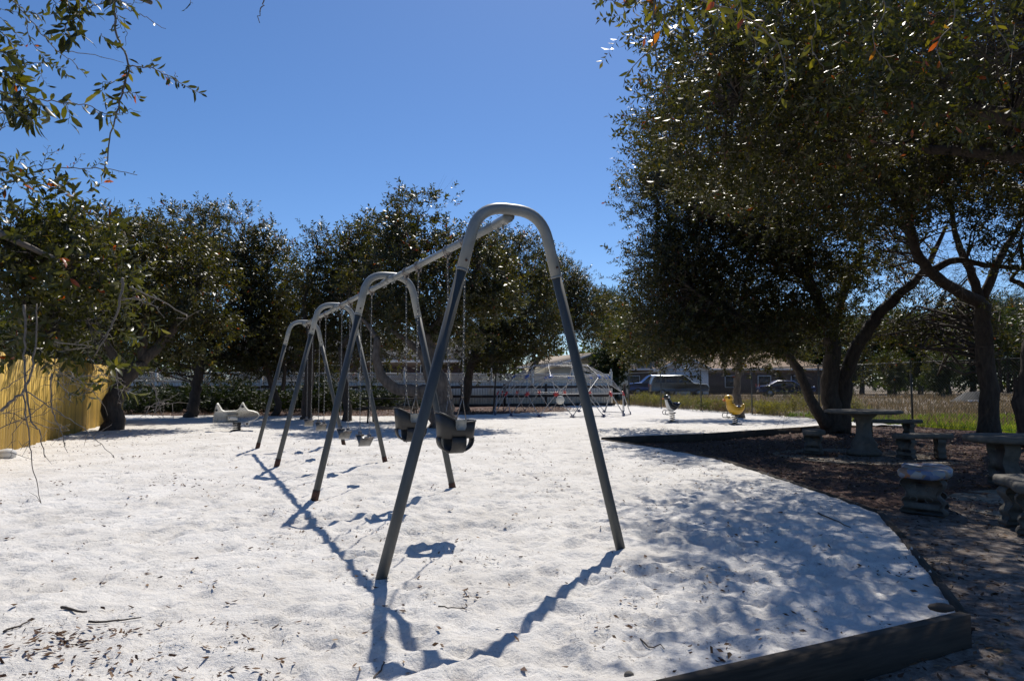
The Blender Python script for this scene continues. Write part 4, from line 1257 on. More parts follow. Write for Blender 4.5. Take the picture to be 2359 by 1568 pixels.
def place(templates, P, D, S, seed, tbase=None, up=.0):
    """put twigs at P pointing along D at scale S; returns verts, faces, tints"""
    g = np.random.default_rng(seed)
    D = D / (np.linalg.norm(D, axis=1, keepdims=True) + 1e-9)
    rv = g.normal(size=D.shape)
    u = rv - D * (rv * D).sum(1, keepdims=True); u /= np.linalg.norm(u, axis=1, keepdims=True) + 1e-9
    w = np.cross(D, u)
    Rm = np.stack([D, u, w], 2) * S[:, None, None]
    pick_ = g.integers(0, len(templates), len(P))
    if tbase is None: tbase = np.zeros(len(P))
    VV, FF3, FF4, TT3, TT4, nv = [], [], [], [], [], 0
    for k, (tv, t3, q4, l3, l4, n) in enumerate(templates):
        m_ = np.where(pick_ == k)[0]
        if not len(m_): continue
        V = np.einsum('tij,vj->tvi', Rm[m_], tv) + P[m_][:, None]
        off = nv + np.arange(len(m_)) * len(tv)
        rl = np.clip(tbase[m_][:, None] + g.beta(1.6, 4.5, (len(m_), n)) * .95, 0, 1)
        rl = np.where(g.random(rl.shape) < .012, 1.0, rl)
        rl = np.concatenate([rl, np.full((len(m_), 1), -1.0)], 1)
        VV.append(V.reshape(-1, 3))
        if len(t3): FF3.append((t3[None] + off[:, None, None]).reshape(-1, 3)); TT3.append(rl[:, l3].ravel())
        FF4.append((q4[None] + off[:, None, None]).reshape(-1, 4)); TT4.append(rl[:, l4].ravel())
        nv += V.shape[0] * V.shape[1]
    F = []; T = []
    if FF3: F.append(np.concatenate(FF3)); T.append(np.concatenate(TT3))
    F.append(np.concatenate(FF4)); T.append(np.concatenate(TT4))
    return np.concatenate(VV), F, np.concatenate(T)
def foliage(name, templates, P, D, S, seed, mt, parent, tbase=None):
    V, F, T = place(templates, P, D, S, seed, tbase)
    o = link(name, mesh(name, V, F, False, T), mt, parent)
    o['kind'] = 'stuff'
    return o
def clumps(lobes, per, g, shell=.55, minz=None):
    """clump centres spread through ellipsoid lobes (x,y,z,rx,ry,rz), mostly near their surface"""
    C, Dv = [], []
    for (x, y, z, rx, ry, rz) in lobes:
        n = max(3, int(per * (rx * ry + ry * rz + rx * rz) / 3))
        d = g.normal(size=(n, 3)); d /= np.linalg.norm(d, axis=1, keepdims=True)
        r_ = (shell + (1 - shell) * g.random(n)) ** .8
        r_ = np.where(g.random(n) < .12, r_ * 1.12, r_)
        C.append(np.array([x, y, z]) + d * r_[:, None] * np.array([rx, ry, rz])); Dv.append(d)
    C = np.concatenate(C); Dv = np.concatenate(Dv)
    if minz is not None:
        k = C[:, 2] > minz; C, Dv = C[k], Dv[k]
    return C, Dv
def crown_points(C, Dv, per, spread, g, up=.35):
    n = len(C) * per
    ci = np.repeat(np.arange(len(C)), per)
    sz = (g.uniform(.6, 1.35, len(C)))[ci]
    off = g.normal(size=(n, 3)) * np.array([1, 1, .75]) * spread * sz[:, None]
    P = C[ci] + off
    D = Dv[ci] * .9 + off / spread * .5 + g.normal(size=(n, 3)) * .45 + np.array([0, 0, up])
    tb = (g.random(len(C)) * .16 - .03)[ci]
    return P, D, tb
def branchlets(C, limb_pts, g, r0=.022, r1=.004, K=5, sag=.12, wob=.08):
    lp = np.array(limb_pts)
    A = []
    for c in C:
        d = np.linalg.norm(lp - c, axis=1) + np.maximum(0, lp[:, 2] - c[2]) * .5
        A.append(lp[np.argmin(d)])
    A = np.array(A)
    t = np.linspace(0, 1, K)[None, :, None]
    ln = np.linalg.norm(C - A, axis=1)[:, None, None]
    P = A[:, None] * (1 - t) + C[:, None] * t + g.normal(size=(len(C), K, 3)) * wob * ln * np.sin(t * math.pi) + np.array([0, 0, 1.0]) * ln * sag * np.sin(t * math.pi)
    rr = (r0 * np.clip(ln[..., 0] / 2, .35, 1.4)) * (1 - t[..., 0]) + r1 * t[..., 0]
    return many_tubes(P, np.broadcast_to(rr, P.shape[:2]), 4)
def build_tree(name, label, base, limbs, lobes, per=22, tw=9, spread=.28, templates=None, seed=1, mleaf='leaf_oak', mbark='bark', group=None, up=.35, shell=.55, scale=(.65, 1.4), minz=None, bare=0, cat='tree', r0=.022, wob=.08):
    g = np.random.default_rng(seed)
    t = thing(name, label, cat, base, 0, group)
    tr = Geo(); lp = []
    lg = Geo()
    for i, (pts, ra, rb) in enumerate(limbs):
        sp_ = smoothpath(pts, 5)
        k = len(sp_)
        rad = np.linspace(ra, rb, k)
        if i == 0 or abs(pts[0][2] - base[2]) < .35:
            rad[:3] *= [1.28, 1.1, 1.02]
        wv = g.normal(size=(k, 3)) * .13 * rad[:, None]; wv[0] = 0
        V, Q, T = tube(sp_ + wv, rad, 10, True, (1, 1), .035, seed * 31 + i)
        (tr if i == 0 or abs(pts[0][2] - base[2]) < .35 else lg).add(V, Q, T)
        lp += list(sp_[k // 4:])
    tr.obj('trunk', M[mbark], t, True)
    C, Dv = clumps(lobes, per, g, shell, minz)
    V, Q = branchlets(C, lp, g, r0, wob=wob)
    lg.add(V, Q)
    if bare:
        pk = np.array(lp)[g.integers(0, len(lp), bare)]
        dd = g.normal(size=(bare, 3)); dd /= np.linalg.norm(dd, axis=1, keepdims=True); ln = g.uniform(.4, 1.3, (bare, 1))
        V, Q = branchlets(pk + dd * ln, lp, g, .012, .002, 6, .05, .16); lg.add(V, Q)
        e = pk + dd * ln * .6
        for _ in range(3):
            d2 = dd + g.normal(size=dd.shape) * .8
            tt = np.linspace(0, 1, 4)[None, :, None]
            P = e[:, None] + d2[:, None] * tt * ln[:, None] * .5 + g.normal(size=(bare, 4, 3)) * .02 * tt
            V, Q = many_tubes(P, np.broadcast_to(.004 - .003 * tt[..., 0], P.shape[:2]), 3); lg.add(V, Q)
    lg.obj('limbs', M[mbark], t, True)
    P, D, tb = crown_points(C, Dv, tw, spread, g, up)
    foliage('crown', templates, P, D, g.uniform(*scale, len(P)), seed + 5, M[mleaf], t, tb)
    return t

T_FAR = [twig_template(s, 9, .27, .125, .052, stem=.003) for s in range(4)]
T_MID = [twig_template(10 + s, 11, .26, .092, .036, stem=.0025) for s in range(5)]
T_NEAR = [twig_template(20 + s, 12, .24, .076, .029, False, stem=.002) for s in range(4)]
T_BIG = [twig_template(30 + s, 9, .16, .075, .026, True, (35, 70), stem=.0018) for s in range(4)]
T_BG = [twig_template(40 + s, 8, .5, .28, .13, stem=.006) for s in range(3)]
T_PINE = [twig_template(50 + s, 12, .7, .45, .05, stem=.01, tilt=(20, 60)) for s in range(3)]

# ------------------------------------------------------------------ oaks behind the sand
YS = 1.0
def W(px, py, Yv): return tuple(at(px, py, Yv * YS))
def back_oak(label, bpx, Yb, limb_px, lobe_px, r, seed, **kw):
    """limb paths and leaf masses measured in the photo, each with its own distance"""
    global YS
    YS = kw.pop('ys', 1.0); Yb = Yb * YS
    b_ = at(bpx, 884, Yb); base = (b_[0], Yb, float(sandz(b_[0], Yb)[0]) if Yb < 42 else 0)
    limbs = []
    for i, (pts, ra, rb) in enumerate(limb_px):
        L = [W(*p) for p in pts]
        if i == 0: L = [(base[0], base[1], base[2] - .1)] + L
        limbs.append((L, ra, rb))
    lobes = []
    for px, py, Yv, rx, ry, rz in lobe_px:
        c = at(px, py, Yv * YS); lobes.append((c[0], c[1], c[2], rx * YS, ry * (YS + 1) / 2, rz * YS))
    YS = 1.0
    return build_tree('live_oak', label, base, limbs, lobes, seed=seed, templates=kw.pop('templates', T_FAR), group=kw.pop('group', 'live oaks along the back of the playground'), **kw)
# leaning oak by the yellow fence
back_oak('leaning oak with thick dark trunk at the end of the yellow fence', 262, 18.6,
         [([(262, 930, 18.6), (285, 880, 18.8), (330, 830, 19)], .27, .17), ([(285, 880, 18.8), (250, 800, 18.4), (200, 720, 18)], .15, .05), ([(330, 830, 19), (400, 760, 19.4), (450, 680, 19.6)], .15, .05), ([(330, 830, 19), (330, 740, 19), (320, 640, 19)], .12, .04)],
         [(300, 655, 19.2, 1.5, 1.3, 1.6), (395, 690, 19.5, 1.3, 1.3, 1.4), (180, 690, 18.3, 1.2, 1.2, 1.2), (430, 610, 20.5, 1.4, 1.3, 1.4), (250, 580, 19.5, 1.2, 1.2, 1.1), (440, 770, 19.6, 1.0, 1.0, .55), (110, 760, 18.6, .8, .9, .7), (150, 600, 16.5, 1.0, 1.2, .8), (90, 560, 14.5, .9, 1.1, .6), (215, 560, 18.0, 1.0, 1.3, .8)], .3, 101, per=24, tw=15, spread=.24)
back_oak('large grey-green oak behind the white spring rider with thin leaning trunk', 440, 26,
         [([(445, 930, 26), (455, 870, 26), (470, 800, 26)], .22, .15), ([(470, 800, 26), (440, 700, 26), (400, 600, 26)], .13, .04), ([(470, 800, 26), (530, 700, 26.3), (560, 600, 26.5)], .13, .04)],
         [(330, 590, 26.5, 1.8, 1.8, 1.6), (420, 560, 27, 1.7, 1.7, 1.4), (520, 580, 27, 1.7, 1.7, 1.6), (590, 640, 27, 1.6, 1.6, 1.6), (470, 680, 26, 2.2, 1.8, 1.8), (610, 740, 26.6, 1.3, 1.5, 1.3), (390, 750, 25.6, 1.6, 1.5, 1.3), (540, 780, 26, 1.5, 1.3, 1.0), (340, 830, 26, 1.2, 1.2, .6), (500, 830, 27, 1.4, 1.2, .55), (610, 820, 27, 1.2, 1.2, .6), (640, 620, 27.5, .9, .9, 1.0)], .25, 102, per=24, tw=15, spread=.30, mleaf='leaf_oak')
back_oak('slim dark double-stemmed oak left of the rear swings', 632, 27,
         [([(640, 930, 27), (620, 870, 27), (600, 800, 27)], .15, .10), ([(652, 900, 27), (655, 850, 27), (640, 780, 27)], .09, .05)],
         [(650, 700, 28, 1.3, 1.3, 1.3), (700, 740, 28, 1.3, 1.3, 1.1), (690, 800, 28, 1.2, 1.2, .8), (640, 780, 28, 1.1, 1.1, .8), (720, 840, 28, .9, 1, .4)], .2, 103, per=24, tw=15, spread=.28)
back_oak('upright oak seen between the rear swing frames', 706, 26,
         [([(706, 930, 26), (712, 860, 26), (716, 780, 26)], .19, .14), ([(716, 780, 26), (750, 700, 26.5), (790, 640, 27)], .11, .04), ([(716, 780, 26), (700, 700, 26.5), (730, 620, 27)], .10, .03)],
         [(765, 620, 27, 1.5, 1.5, 1.5), (730, 690, 27, 1.5, 1.5, 1.4), (830, 600, 27.5, 1.4, 1.4, 1.3), (800, 700, 27, 1.4, 1.3, 1.3), (745, 780, 26.6, 1.1, 1.2, .8), (800, 800, 27, 1.1, 1.2, .6)], .2, 104, per=24, tw=13, spread=.27, ys=.93)
back_oak('dark oak with forked trunk behind the flat swings', 800, 28,
         [([(800, 930, 28), (792, 870, 28), (786, 800, 28)], .16, .10), ([(786, 800, 28), (830, 740, 28), (880, 690, 28)], .09, .04)],
         [(870, 640, 28.5, 1.5, 1.5, 1.4), (860, 560, 29, 1.2, 1.2, .8), (890, 730, 28, 1.4, 1.3, 1.2), (850, 810, 28, 1.1, 1.1, .6), (940, 790, 28.5, 1.2, 1.1, .6)], .2, 105, per=24, tw=13, spread=.26, ys=.84)
back_oak('tall brown-barked oak with crooked low limb rising highest in the middle', 1022, 24.5,
         [([(1016, 930, 24.5), (1008, 880, 24.5), (990, 830, 24.7), (985, 770, 25)], .40, .22), ([(1008, 900, 24.5), (930, 900, 24), (885, 875, 23.8), (868, 830, 23.8), (868, 780, 24)], .19, .09), ([(985, 770, 25), (960, 680, 25.5), (950, 560, 26), (965, 500, 26.5)], .18, .05), ([(985, 770, 25), (1060, 690, 25.5), (1110, 600, 26)], .15, .05), ([(868, 780, 24), (840, 740, 24.4), (800, 700, 25)], .08, .03), ([(1000, 860, 24.5), (955, 800, 24.6), (900, 760, 24.6)], .14, .06)],
         [(970, 498, 26.6, 1.0, 1.0, .85), (920, 540, 26.6, .7, .8, .45), (950, 600, 26, 1.7, 1.6, 1.1), (1050, 600, 26, 1.5, 1.5, 1.1), (1010, 680, 25.5, 2.0, 1.6, 1.3), (900, 660, 25.5, 1.6, 1.4, 1.2), (1120, 650, 26, 1.4, 1.4, 1.3), (930, 745, 25, 1.4, 1.3, .8), (1090, 730, 25.5, 1.3, 1.4, 1.0)], .4, 106, per=24, tw=15, spread=.22, mbark='bark_pale', bare=60, ys=.80)
back_oak('oak with leaning trunk left of the climbing dome', 1066, 31,
         [([(1075, 900, 31), (1082, 850, 31), (1110, 780, 31)], .24, .15), ([(1110, 780, 31), (1150, 700, 31), (1160, 620, 31)], .12, .04), ([(1110, 780, 31), (1190, 740, 31), (1240, 690, 31)], .12, .04)],
         [(1160, 590, 31, 1.5, 1.5, 1.2), (1215, 620, 31, 1.5, 1.5, 1.3), (1120, 680, 31, 1.9, 1.7, 1.4), (1200, 710, 31, 2.0, 1.7, 1.4), (1160, 790, 31, 1.6, 1.5, 1.1), (1080, 800, 31, 1.2, 1.3, .8), (1230, 790, 31, 1.2, 1.3, .8), (1105, 560, 31.5, 1.0, 1.0, .6)], .25, 107, per=24, tw=15, spread=.30, bare=30)
back_oak('rounded oak standing behind the lattice fence, above the climbing dome', 1215, 36,
         [([(1215, 900, 36), (1225, 850, 36), (1265, 790, 36)], .22, .14), ([(1265, 790, 36), (1300, 740, 36), (1330, 690, 36)], .12, .04)],
         [(1265, 690, 36, 2.0, 1.8, 1.6), (1320, 700, 36, 1.8, 1.6, 1.4), (1350, 740, 36, 1.5, 1.5, 1.1), (1290, 640, 36, 1.3, 1.3, 1.0), (1220, 750, 36, 1.9, 1.5, 1.0)], .25, 108, ys=1.2, per=24, tw=15, spread=.34)

# ------------------------------------------------------------------ the three oaks on the right and the one overhead
tA = at(1928, 984, 19.4)
build_tree('live_oak', 'big oak with forked dark trunk beside the round concrete table', (tA[0], 19.4, -.02),
           [([(tA[0] - .05, 19.4, -.1), W(1912, 900, 19.3), W(1918, 800, 19.2), W(1912, 760, 19.2)], .27, .18), ([(tA[0] + .05, 19.4, -.1), W(1945, 890, 19.4), W(1965, 820, 19.2), W(2010, 740, 19), W(2060, 690, 18.8)], .23, .13),
            ([W(1905, 975, 19.3), W(1872, 930, 19), W(1838, 850, 18.6), W(1795, 795, 18), W(1735, 752, 17.4)], .17, .07),
            ([W(1912, 760, 19.2), W(1870, 660, 18.5), W(1800, 560, 17.5), W(1700, 460, 16.5)], .18, .05), ([W(1912, 770, 19.2), W(1950, 660, 19.5), W(1990, 560, 19.6)], .15, .04), ([W(2060, 690, 18.8), W(2130, 620, 18.4), W(2180, 520, 18)], .13, .04),
            ([W(1735, 752, 17.4), W(1640, 700, 17), W(1560, 640, 17)], .09, .03), ([W(1800, 560, 17.5), W(1640, 500, 17), W(1530, 420, 17)], .08, .03)],
           [(*W(1570, 690, 18), 1.3, 1.6, 1.2), (*W(1560, 580, 18), 1.15, 1.6, 1.3), (*W(1555, 470, 18), 1.0, 1.5, 1.2), (*W(1650, 600, 18), 1.7, 1.8, 1.5), (*W(1680, 730, 18), 1.6, 1.6, 1.0), (*W(1620, 480, 18), 1.5, 1.7, 1.4), (*W(1760, 520, 18.5), 1.8, 2, 1.6), (*W(1800, 650, 18.5), 1.6, 1.6, 1.3), (*W(1590, 350, 17.5), 1.4, 1.6, 1.5),
            (*W(1900, 560, 19), 1.6, 2, 1.4), (*W(1790, 760, 19), 1.4, 1.4, .7), (*W(1640, 785, 17.6), 1.3, 1.2, .45), (*W(1500, 740, 19.5), .9, 1.2, .9), (*W(2000, 660, 20), 1.4, 1.4, .9), (*W(1740, 400, 18), 1.8, 2, 1.6), (*W(1540, 390, 18.5), .8, 1, .9), (*W(1520, 640, 18.5), .8, 1.2, 1.1), (*W(1560, 770, 17.6), 1.2, 1.3, .6), (*W(1480, 790, 20), .9, 1.0, .5), (*W(1720, 800, 17.4), 1.2, 1.2, .35), (*W(1850, 740, 17.8), 1.1, 1.1, .6)],
           seed=201, templates=T_MID, per=28, tw=14, spread=.27, bare=160, group='live oaks around the concrete tables', r0=.03)
tB = at(2278, 1000, 17)
build_tree('live_oak', 'tall upright oak with thick furrowed trunk behind the oval table', (tB[0], 17, -.02),
           [([(tB[0], 17, -.1), W(2276, 900, 17), W(2268, 780, 17), W(2262, 700, 17)], .235, .18), ([W(2262, 700, 17), W(2200, 665, 16.6), W(2135, 620, 16), W(2105, 560, 15.6), W(2090, 480, 15)], .16, .08), ([W(2262, 700, 17), W(2235, 620, 17), W(2205, 560, 17), W(2190, 480, 17)], .12, .05),
            ([W(2262, 690, 17), W(2300, 600, 17), W(2350, 520, 17)], .13, .05), ([W(2150, 622, 16.2), W(2200, 600, 16), W(2270, 610, 15.8), W(2359, 620, 15.4)], .09, .04), ([W(2090, 480, 15), W(2000, 400, 14), W(1900, 320, 13)], .10, .03), ([W(2190, 480, 17), W(2150, 380, 16.5), W(2080, 280, 16)], .08, .03), ([W(2400, 680, 16), W(2345, 650, 16), W(2330, 640, 16), (at(2380, 590, 16))], .07, .03)],
           [(*W(2020, 420, 14.5), 1.5, 1.6, 1.1), (*W(1880, 360, 14), 1.5, 1.6, 1.2), (*W(2160, 400, 15), 1.6, 1.7, 1.0), (*W(2300, 400, 15.5), 1.5, 1.6, 1.0), (*W(1800, 440, 14), 1.1, 1.3, .9), (*W(2080, 300, 14.5), 1.8, 1.8, 1.2), (*W(2250, 260, 15), 1.8, 2, 1.2), (*W(1950, 220, 14), 1.8, 2, 1.4), (*W(2180, 740, 19), 1.3, 1.3, .7), (*W(2330, 500, 14), .7, .9, .5), (*W(2010, 560, 17), 1.0, 1.2, .8), (*W(2050, 800, 21), 1.3, 1.2, .7)],
           seed=202, templates=T_MID, per=26, tw=13, spread=.25, bare=260, group='live oaks around the concrete tables', r0=.028, wob=.13)
tC = at(2366, 1000, 15)
build_tree('live_oak', 'oak trunk cut off by the right edge of the picture behind the oval table', (tC[0], 15, -.05),
           [([(tC[0], 15, -.1), W(2362, 900, 15), W(2385, 780, 15), W(2400, 650, 15)], .22, .15), ([W(2400, 650, 15), W(2440, 500, 14.5), W(2400, 350, 14)], .13, .05), ([W(2400, 650, 15), W(2560, 560, 15), W(2700, 450, 15)], .12, .05)],
           [(*W(2420, 480, 13), 1.4, 1.6, .9), (*W(2500, 620, 14), 1.3, 1.3, .9), (*W(2650, 400, 14), 2.2, 2.2, 1.5), (*W(2400, 760, 17), .9, .9, .5), (*W(2420, 250, 13), 1.8, 2.2, 1.4)],
           seed=203, templates=T_MID, per=20, tw=12, spread=.25, bare=60, group='live oaks around the concrete tables')
build_tree('live_oak', 'spreading oak whose leafy branches hang over the right side of the sand', (9.6, 6.2, -.1),
           [([(9.6, 6.2, -.2), (9.5, 6.4, 1.4), (9.0, 6.8, 2.6), (8.2, 7.2, 3.4)], .30, .2), ([(8.2, 7.2, 3.4), (6.2, 7.8, 4.2), (4.4, 8.2, 4.6), (2.8, 8.3, 4.7)], .15, .04), ([(8.2, 7.2, 3.4), (6.6, 9.2, 4.3), (5.0, 10.6, 5.0)], .12, .04), ([(8.2, 7.2, 3.4), (7.4, 6.0, 4.4), (5.6, 5.4, 5.0), (4.0, 5.6, 5.2)], .12, .04), ([(9.0, 6.8, 2.6), (10, 8, 4.5), (10, 9, 6)], .13, .05)],
           [(2.45, 8.4, 4.6, .80, 1.2, .85), (3.1, 8.6, 4.4, 1.1, 1.4, .85), (4.3, 9.0, 4.9, 1.3, 1.6, .95), (2.75, 8.2, 5.6, 1.1, 1.5, .8), (3.3, 7.0, 4.9, 1.0, 1.2, .8), (2.2, 6.3, 4.6, .7, .9, .55), (1.45, 6.0, 4.75, .5, .7, .4), (2.0, 5.4, 4.6, .6, .7, .4), (3.0, 5.1, 4.6, .8, .7, .45), (3.6, 6.6, 4.4, .9, .9, .5), (5.6, 9.6, 5.2, 1.4, 1.6, 1.1), (5.2, 7.4, 5.2, 1.4, 1.5, .9), (7.0, 8.6, 5.2, 1.5, 1.6, 1.1), (4.2, 5.7, 5.1, 1.2, 1.2, .7), (6.2, 6.2, 5.4, 1.4, 1.4, .9), (2.95, 10.2, 4.9, .95, 1.3, 1.0), (3.8, 10.9, 5.2, 1.3, 1.4, 1.2), (8.6, 9.5, 6, 1.8, 2, 1.3), (9, 6, 6, 1.8, 2, 1.2), (5.2, 11.6, 4.6, 1.3, 1.3, .9), (7.2, 11, 5.2, 1.5, 1.5, 1.1)],
           seed=204, templates=T_NEAR, per=33, tw=11, spread=.22, bare=60, group='live oaks around the concrete tables', up=-.05, r0=.018)
# slim tree by the duck
p = gp(1705, 962)
build_tree('slim_tree', 'slim pale trunked tree behind the yellow duck rider', (p[0], p[1], 0),
           [([(p[0], p[1], -.1), W(1700, 930, p[1]), W(1697, 900, p[1]), W(1704, 850, p[1]), W(1708, 790, p[1])], .17, .10), ([W(1704, 850, p[1]), W(1740, 790, p[1]), W(1780, 740, p[1])], .06, .03), ([W(1704, 840, p[1]), W(1670, 790, p[1]), W(1640, 760, p[1])], .05, .02)],
           [(*W(1640, 790, p[1]), 1.3, 1.2, .6), (*W(1720, 770, p[1]), 1.5, 1.3, .9), (*W(1800, 800, p[1]), 1.2, 1.1, .6), (*W(1600, 740, p[1]), 1.2, 1.2, .9), (*W(1540, 770, p[1]), .9, 1.0, .7), (*W(1690, 690, p[1]), 1.4, 1.3, .9)],
           seed=205, templates=T_MID, per=26, tw=12, spread=.28, mbark='bark_pale')

# ------------------------------------------------------------------ distant trees
def bg_proto(seed, kind):
    h = 9.0
    if kind == 'pine':
        lobes = [(g_[0], g_[1], g_[2], .9, .9, .5) for g_ in [(rnd.uniform(-1.3, 1.3), rnd.uniform(-1.3, 1.3), rnd.uniform(5.5, 11)) for _ in range(9)]]
        return build_tree('pine_tree', 'x', (0, 0, 0), [([(0, 0, -.2), (.1, 0, 4), (0, .1, 8), (.1, 0, 11)], .17, .06)], lobes, per=26, tw=7, spread=.35, seed=seed, templates=T_PINE, mleaf='leaf_pine', shell=.2)
    lobes = [(rnd.uniform(-2, 2), rnd.uniform(-1.5, 1.5), rnd.uniform(2.2, 7.4), rnd.uniform(1.3, 2.1), rnd.uniform(1.3, 2), rnd.uniform(1.1, 1.8)) for _ in range(9)]
    return build_tree('leafy_tree', 'x', (0, 0, 0), [([(0, 0, -.2), (.1, 0, 2), (.2, .1, 4)], .25, .15), ([(.2, .1, 4), (1, 0, 5.5), (1.4, 0, 7)], .12, .04), ([(.2, .1, 3), (-1, .2, 4.5), (-1.6, 0, 6)], .12, .04)], lobes, per=9, tw=9, spread=.5, seed=seed, templates=T_BG, mleaf='leaf_far')
protos = [bg_proto(301, 'leafy'), bg_proto(302, 'leafy'), bg_proto(303, 'leafy'), bg_proto(304, 'pine'), bg_proto(305, 'pine')]
bgl = [  # px, Y, scale, proto, label
    (1420, 52, .62, 0, 'small green tree behind the post at the end of the lattice fence'), (1465, 75, .95, 1, 'dark tree rising left of the garage house roof'),
    (1520, 88, 1.15, 2, 'dense tree directly above the brown roof ridge'), (1590, 90, 1.1, 0, 'broad tree behind the white garage gable'),
    (1670, 86, 1.05, 1, 'rounded tree behind the right half of the brown roof'), (1740, 88, 1.2, 2, 'dark tree behind the house just left of the leaning stem'), (1822, 82, 1.1, 0, 'shaded tree behind the dark blue car'),
    (1880, 76, 1.05, 2, 'tree seen left of the forked trunk'), (1985, 70, .9, 1, 'bushy tree across the field just right of the forked trunk'), (2050, 72, 1.0, 0, 'green tree across the field above the dark chain-link post, left side'),
    (2120, 70, .95, 2, 'green tree across the field directly behind the dark chain-link post'), (2185, 72, 1.0, 1, 'green tree across the field left of the upturned hull'), (2240, 74, 1.05, 0, 'tree across the field behind the upturned hull'),
    (2060, 58, .42, 1, 'low bush across the field left of the dark post'), (2165, 56, .40, 0, 'low bush across the field right of the dark post'),
    (2306, 84, 1.0, 3, 'thin pine just right of the thick furrowed trunk'), (2322, 80, .95, 4, 'second thin pine right of the thick furrowed trunk'), (2338, 86, 1.05, 3, 'thin pine by the right edge of the picture'), (1395, 80, 1.1, 4, 'distant pine in the sky gap right of the middle oaks'), (1440, 85, .95, 3, 'distant pine over the end of the lattice fence'),
    (2400, 76, 1.1, 2, 'tree across the field at the right edge'), (2500, 74, 1.1, 1, 'tree past the right edge of the picture'), (2290, 95, 1.0, 1, 'far tree behind the pines at the right edge'),
    (-60, 34, .62, 1, 'bushy tree behind the near end of the yellow fence'), (20, 30, .30, 2, 'low yellow-green shrub over the yellow fence at the far left'), (120, 38, .72, 2, 'tree behind the middle of the yellow fence'), (215, 42, .75, 0, 'tree behind the far end of the yellow fence'),
    (330, 50, .8, 1, 'tree behind the lattice fence at left'), (640, 60, .72, 0, 'distant tree behind the brown house roof at left'), (1130, 66, .8, 2, 'distant tree behind the brown house at right')]
first = set()
for px, Yv, s_, k, lab in bgl:
    src = protos[k]
    t = src if k not in first else copy_tree(src)
    first.add(k)
    a = at(px, 884, Yv)
    t.location = (a[0], Yv, float(fieldz(np.array(a[0]), np.array(float(Yv)))) - .05 if px > 1350 else 0)
    t.rotation_euler = (0, 0, rnd.uniform(0, 6.28)); t.scale = (s_ * rnd.uniform(.95, 1.2), s_ * rnd.uniform(.95, 1.2), s_)
    t['label'] = lab; t['group'] = 'trees beyond the fences'

g = np.random.default_rng(390)
n = 5200
an = g.uniform(R(-56), R(60), n); rr = g.uniform(105, 135, n)
top = 7.5 + 5 * vnoise(an * 60, rr * 0, 3.1, 91) + 4 * vnoise(an * 60, rr * 0, 1.0, 92)
P = np.stack([np.sin(an) * rr, np.cos(an) * rr, top * g.random(n) ** .8], -1)
o = foliage('far_woods', T_BG, P, g.normal(size=P.shape) + np.array([0, 0, .5]), g.uniform(2.2, 4.0, n), 391, M['leaf_far'], None, g.random(n) * .1)
tag(o, 'far dark wood closing the horizon behind the houses and field', 'woods', None, 'stuff')
# low dark shrubs and palmetto under the back trees
sh = []
for i in range(3):
    g = np.random.default_rng(400 + i)
    t = thing('shrub', 'x', 'shrub', (0, 0, 0))
    C = g.normal(size=(34, 3)) * np.array([.55, .35, .2]) + np.array([0, 0, .42]); C[:, 2] = np.clip(C[:, 2], .08, .95)
    V, Q = branchlets(C, [(x, 0, 0.02) for x in (-.3, 0, .3)], g, .012, .003)
    link('stems', mesh('stems', V, Q), M['bark'], t)
    P, D, tb = crown_points(C, C - np.array([0, 0, .2]), 10, .13, g, .5)
    foliage('leaves', [twig_template(60 + s, 7, .2, .15, .045, stem=.002) for s in range(3)], P, D, g.uniform(.7, 1.2, len(P)), 77 + i, M['leaf_shrub'], t, tb)
    sh.append(t)
shl = [(330, 29, 'dark shrub at the fence foot right of the leaning oak'), (372, 30, 'leafy shrub left of the white spring rider, by the fence'), (415, 30.5, 'shrub under the lattice fence above the rider\'s rear fin'), (480, 29.5, 'glossy shrub directly behind the white spring rider'), (520, 31, 'shrub behind the front fin of the white spring rider'),
       (560, 29, 'dark shrub right of the white spring rider nose'), (598, 31, 'shrub behind the farthest swing frame leg'), (672, 31, 'shrub between the two rear swing frames'), (745, 29.5, 'green shrub behind the rear flat swings'), (775, 31, 'shrub at the rail fence right of the rear swings'), (835, 32, 'shrub left of the picnic table'), (880, 33, 'shrub behind the picnic table')]
for i, (px, Yv, lab) in enumerate(shl):
    t = sh[i] if i < 3 else copy_tree(sh[i % 3])
    a = at(px, 884, Yv); t.location = (a[0], Yv, float(sandz(a[0], Yv)[0])); t.rotation_euler = (0, 0, rnd.uniform(0, 6)); s_ = rnd.uniform(.9, 1.35); t.scale = (s_, s_, s_)
    t['label'] = lab; t['group'] = 'low shrubs along the back fence'
# thin sapling with an orange dead frond, left of the dome
p = gp(1137, 952)
build_tree('sapling', 'thin sapling with brown-orange dead leaves left of the climbing dome', (p[0], p[1], 0), [([(p[0], p[1], -.05), (p[0] + .05, p[1], .9), (p[0] + .1, p[1], 1.7)], .05, .025)],
           [(p[0] + .12, p[1], 1.95, .38, .38, .42), (p[0] - .1, p[1], 2.3, .4, .4, .4)], seed=410, templates=T_FAR, per=60, tw=5, spread=.15, mleaf='leaf_oak', mbark='bark')

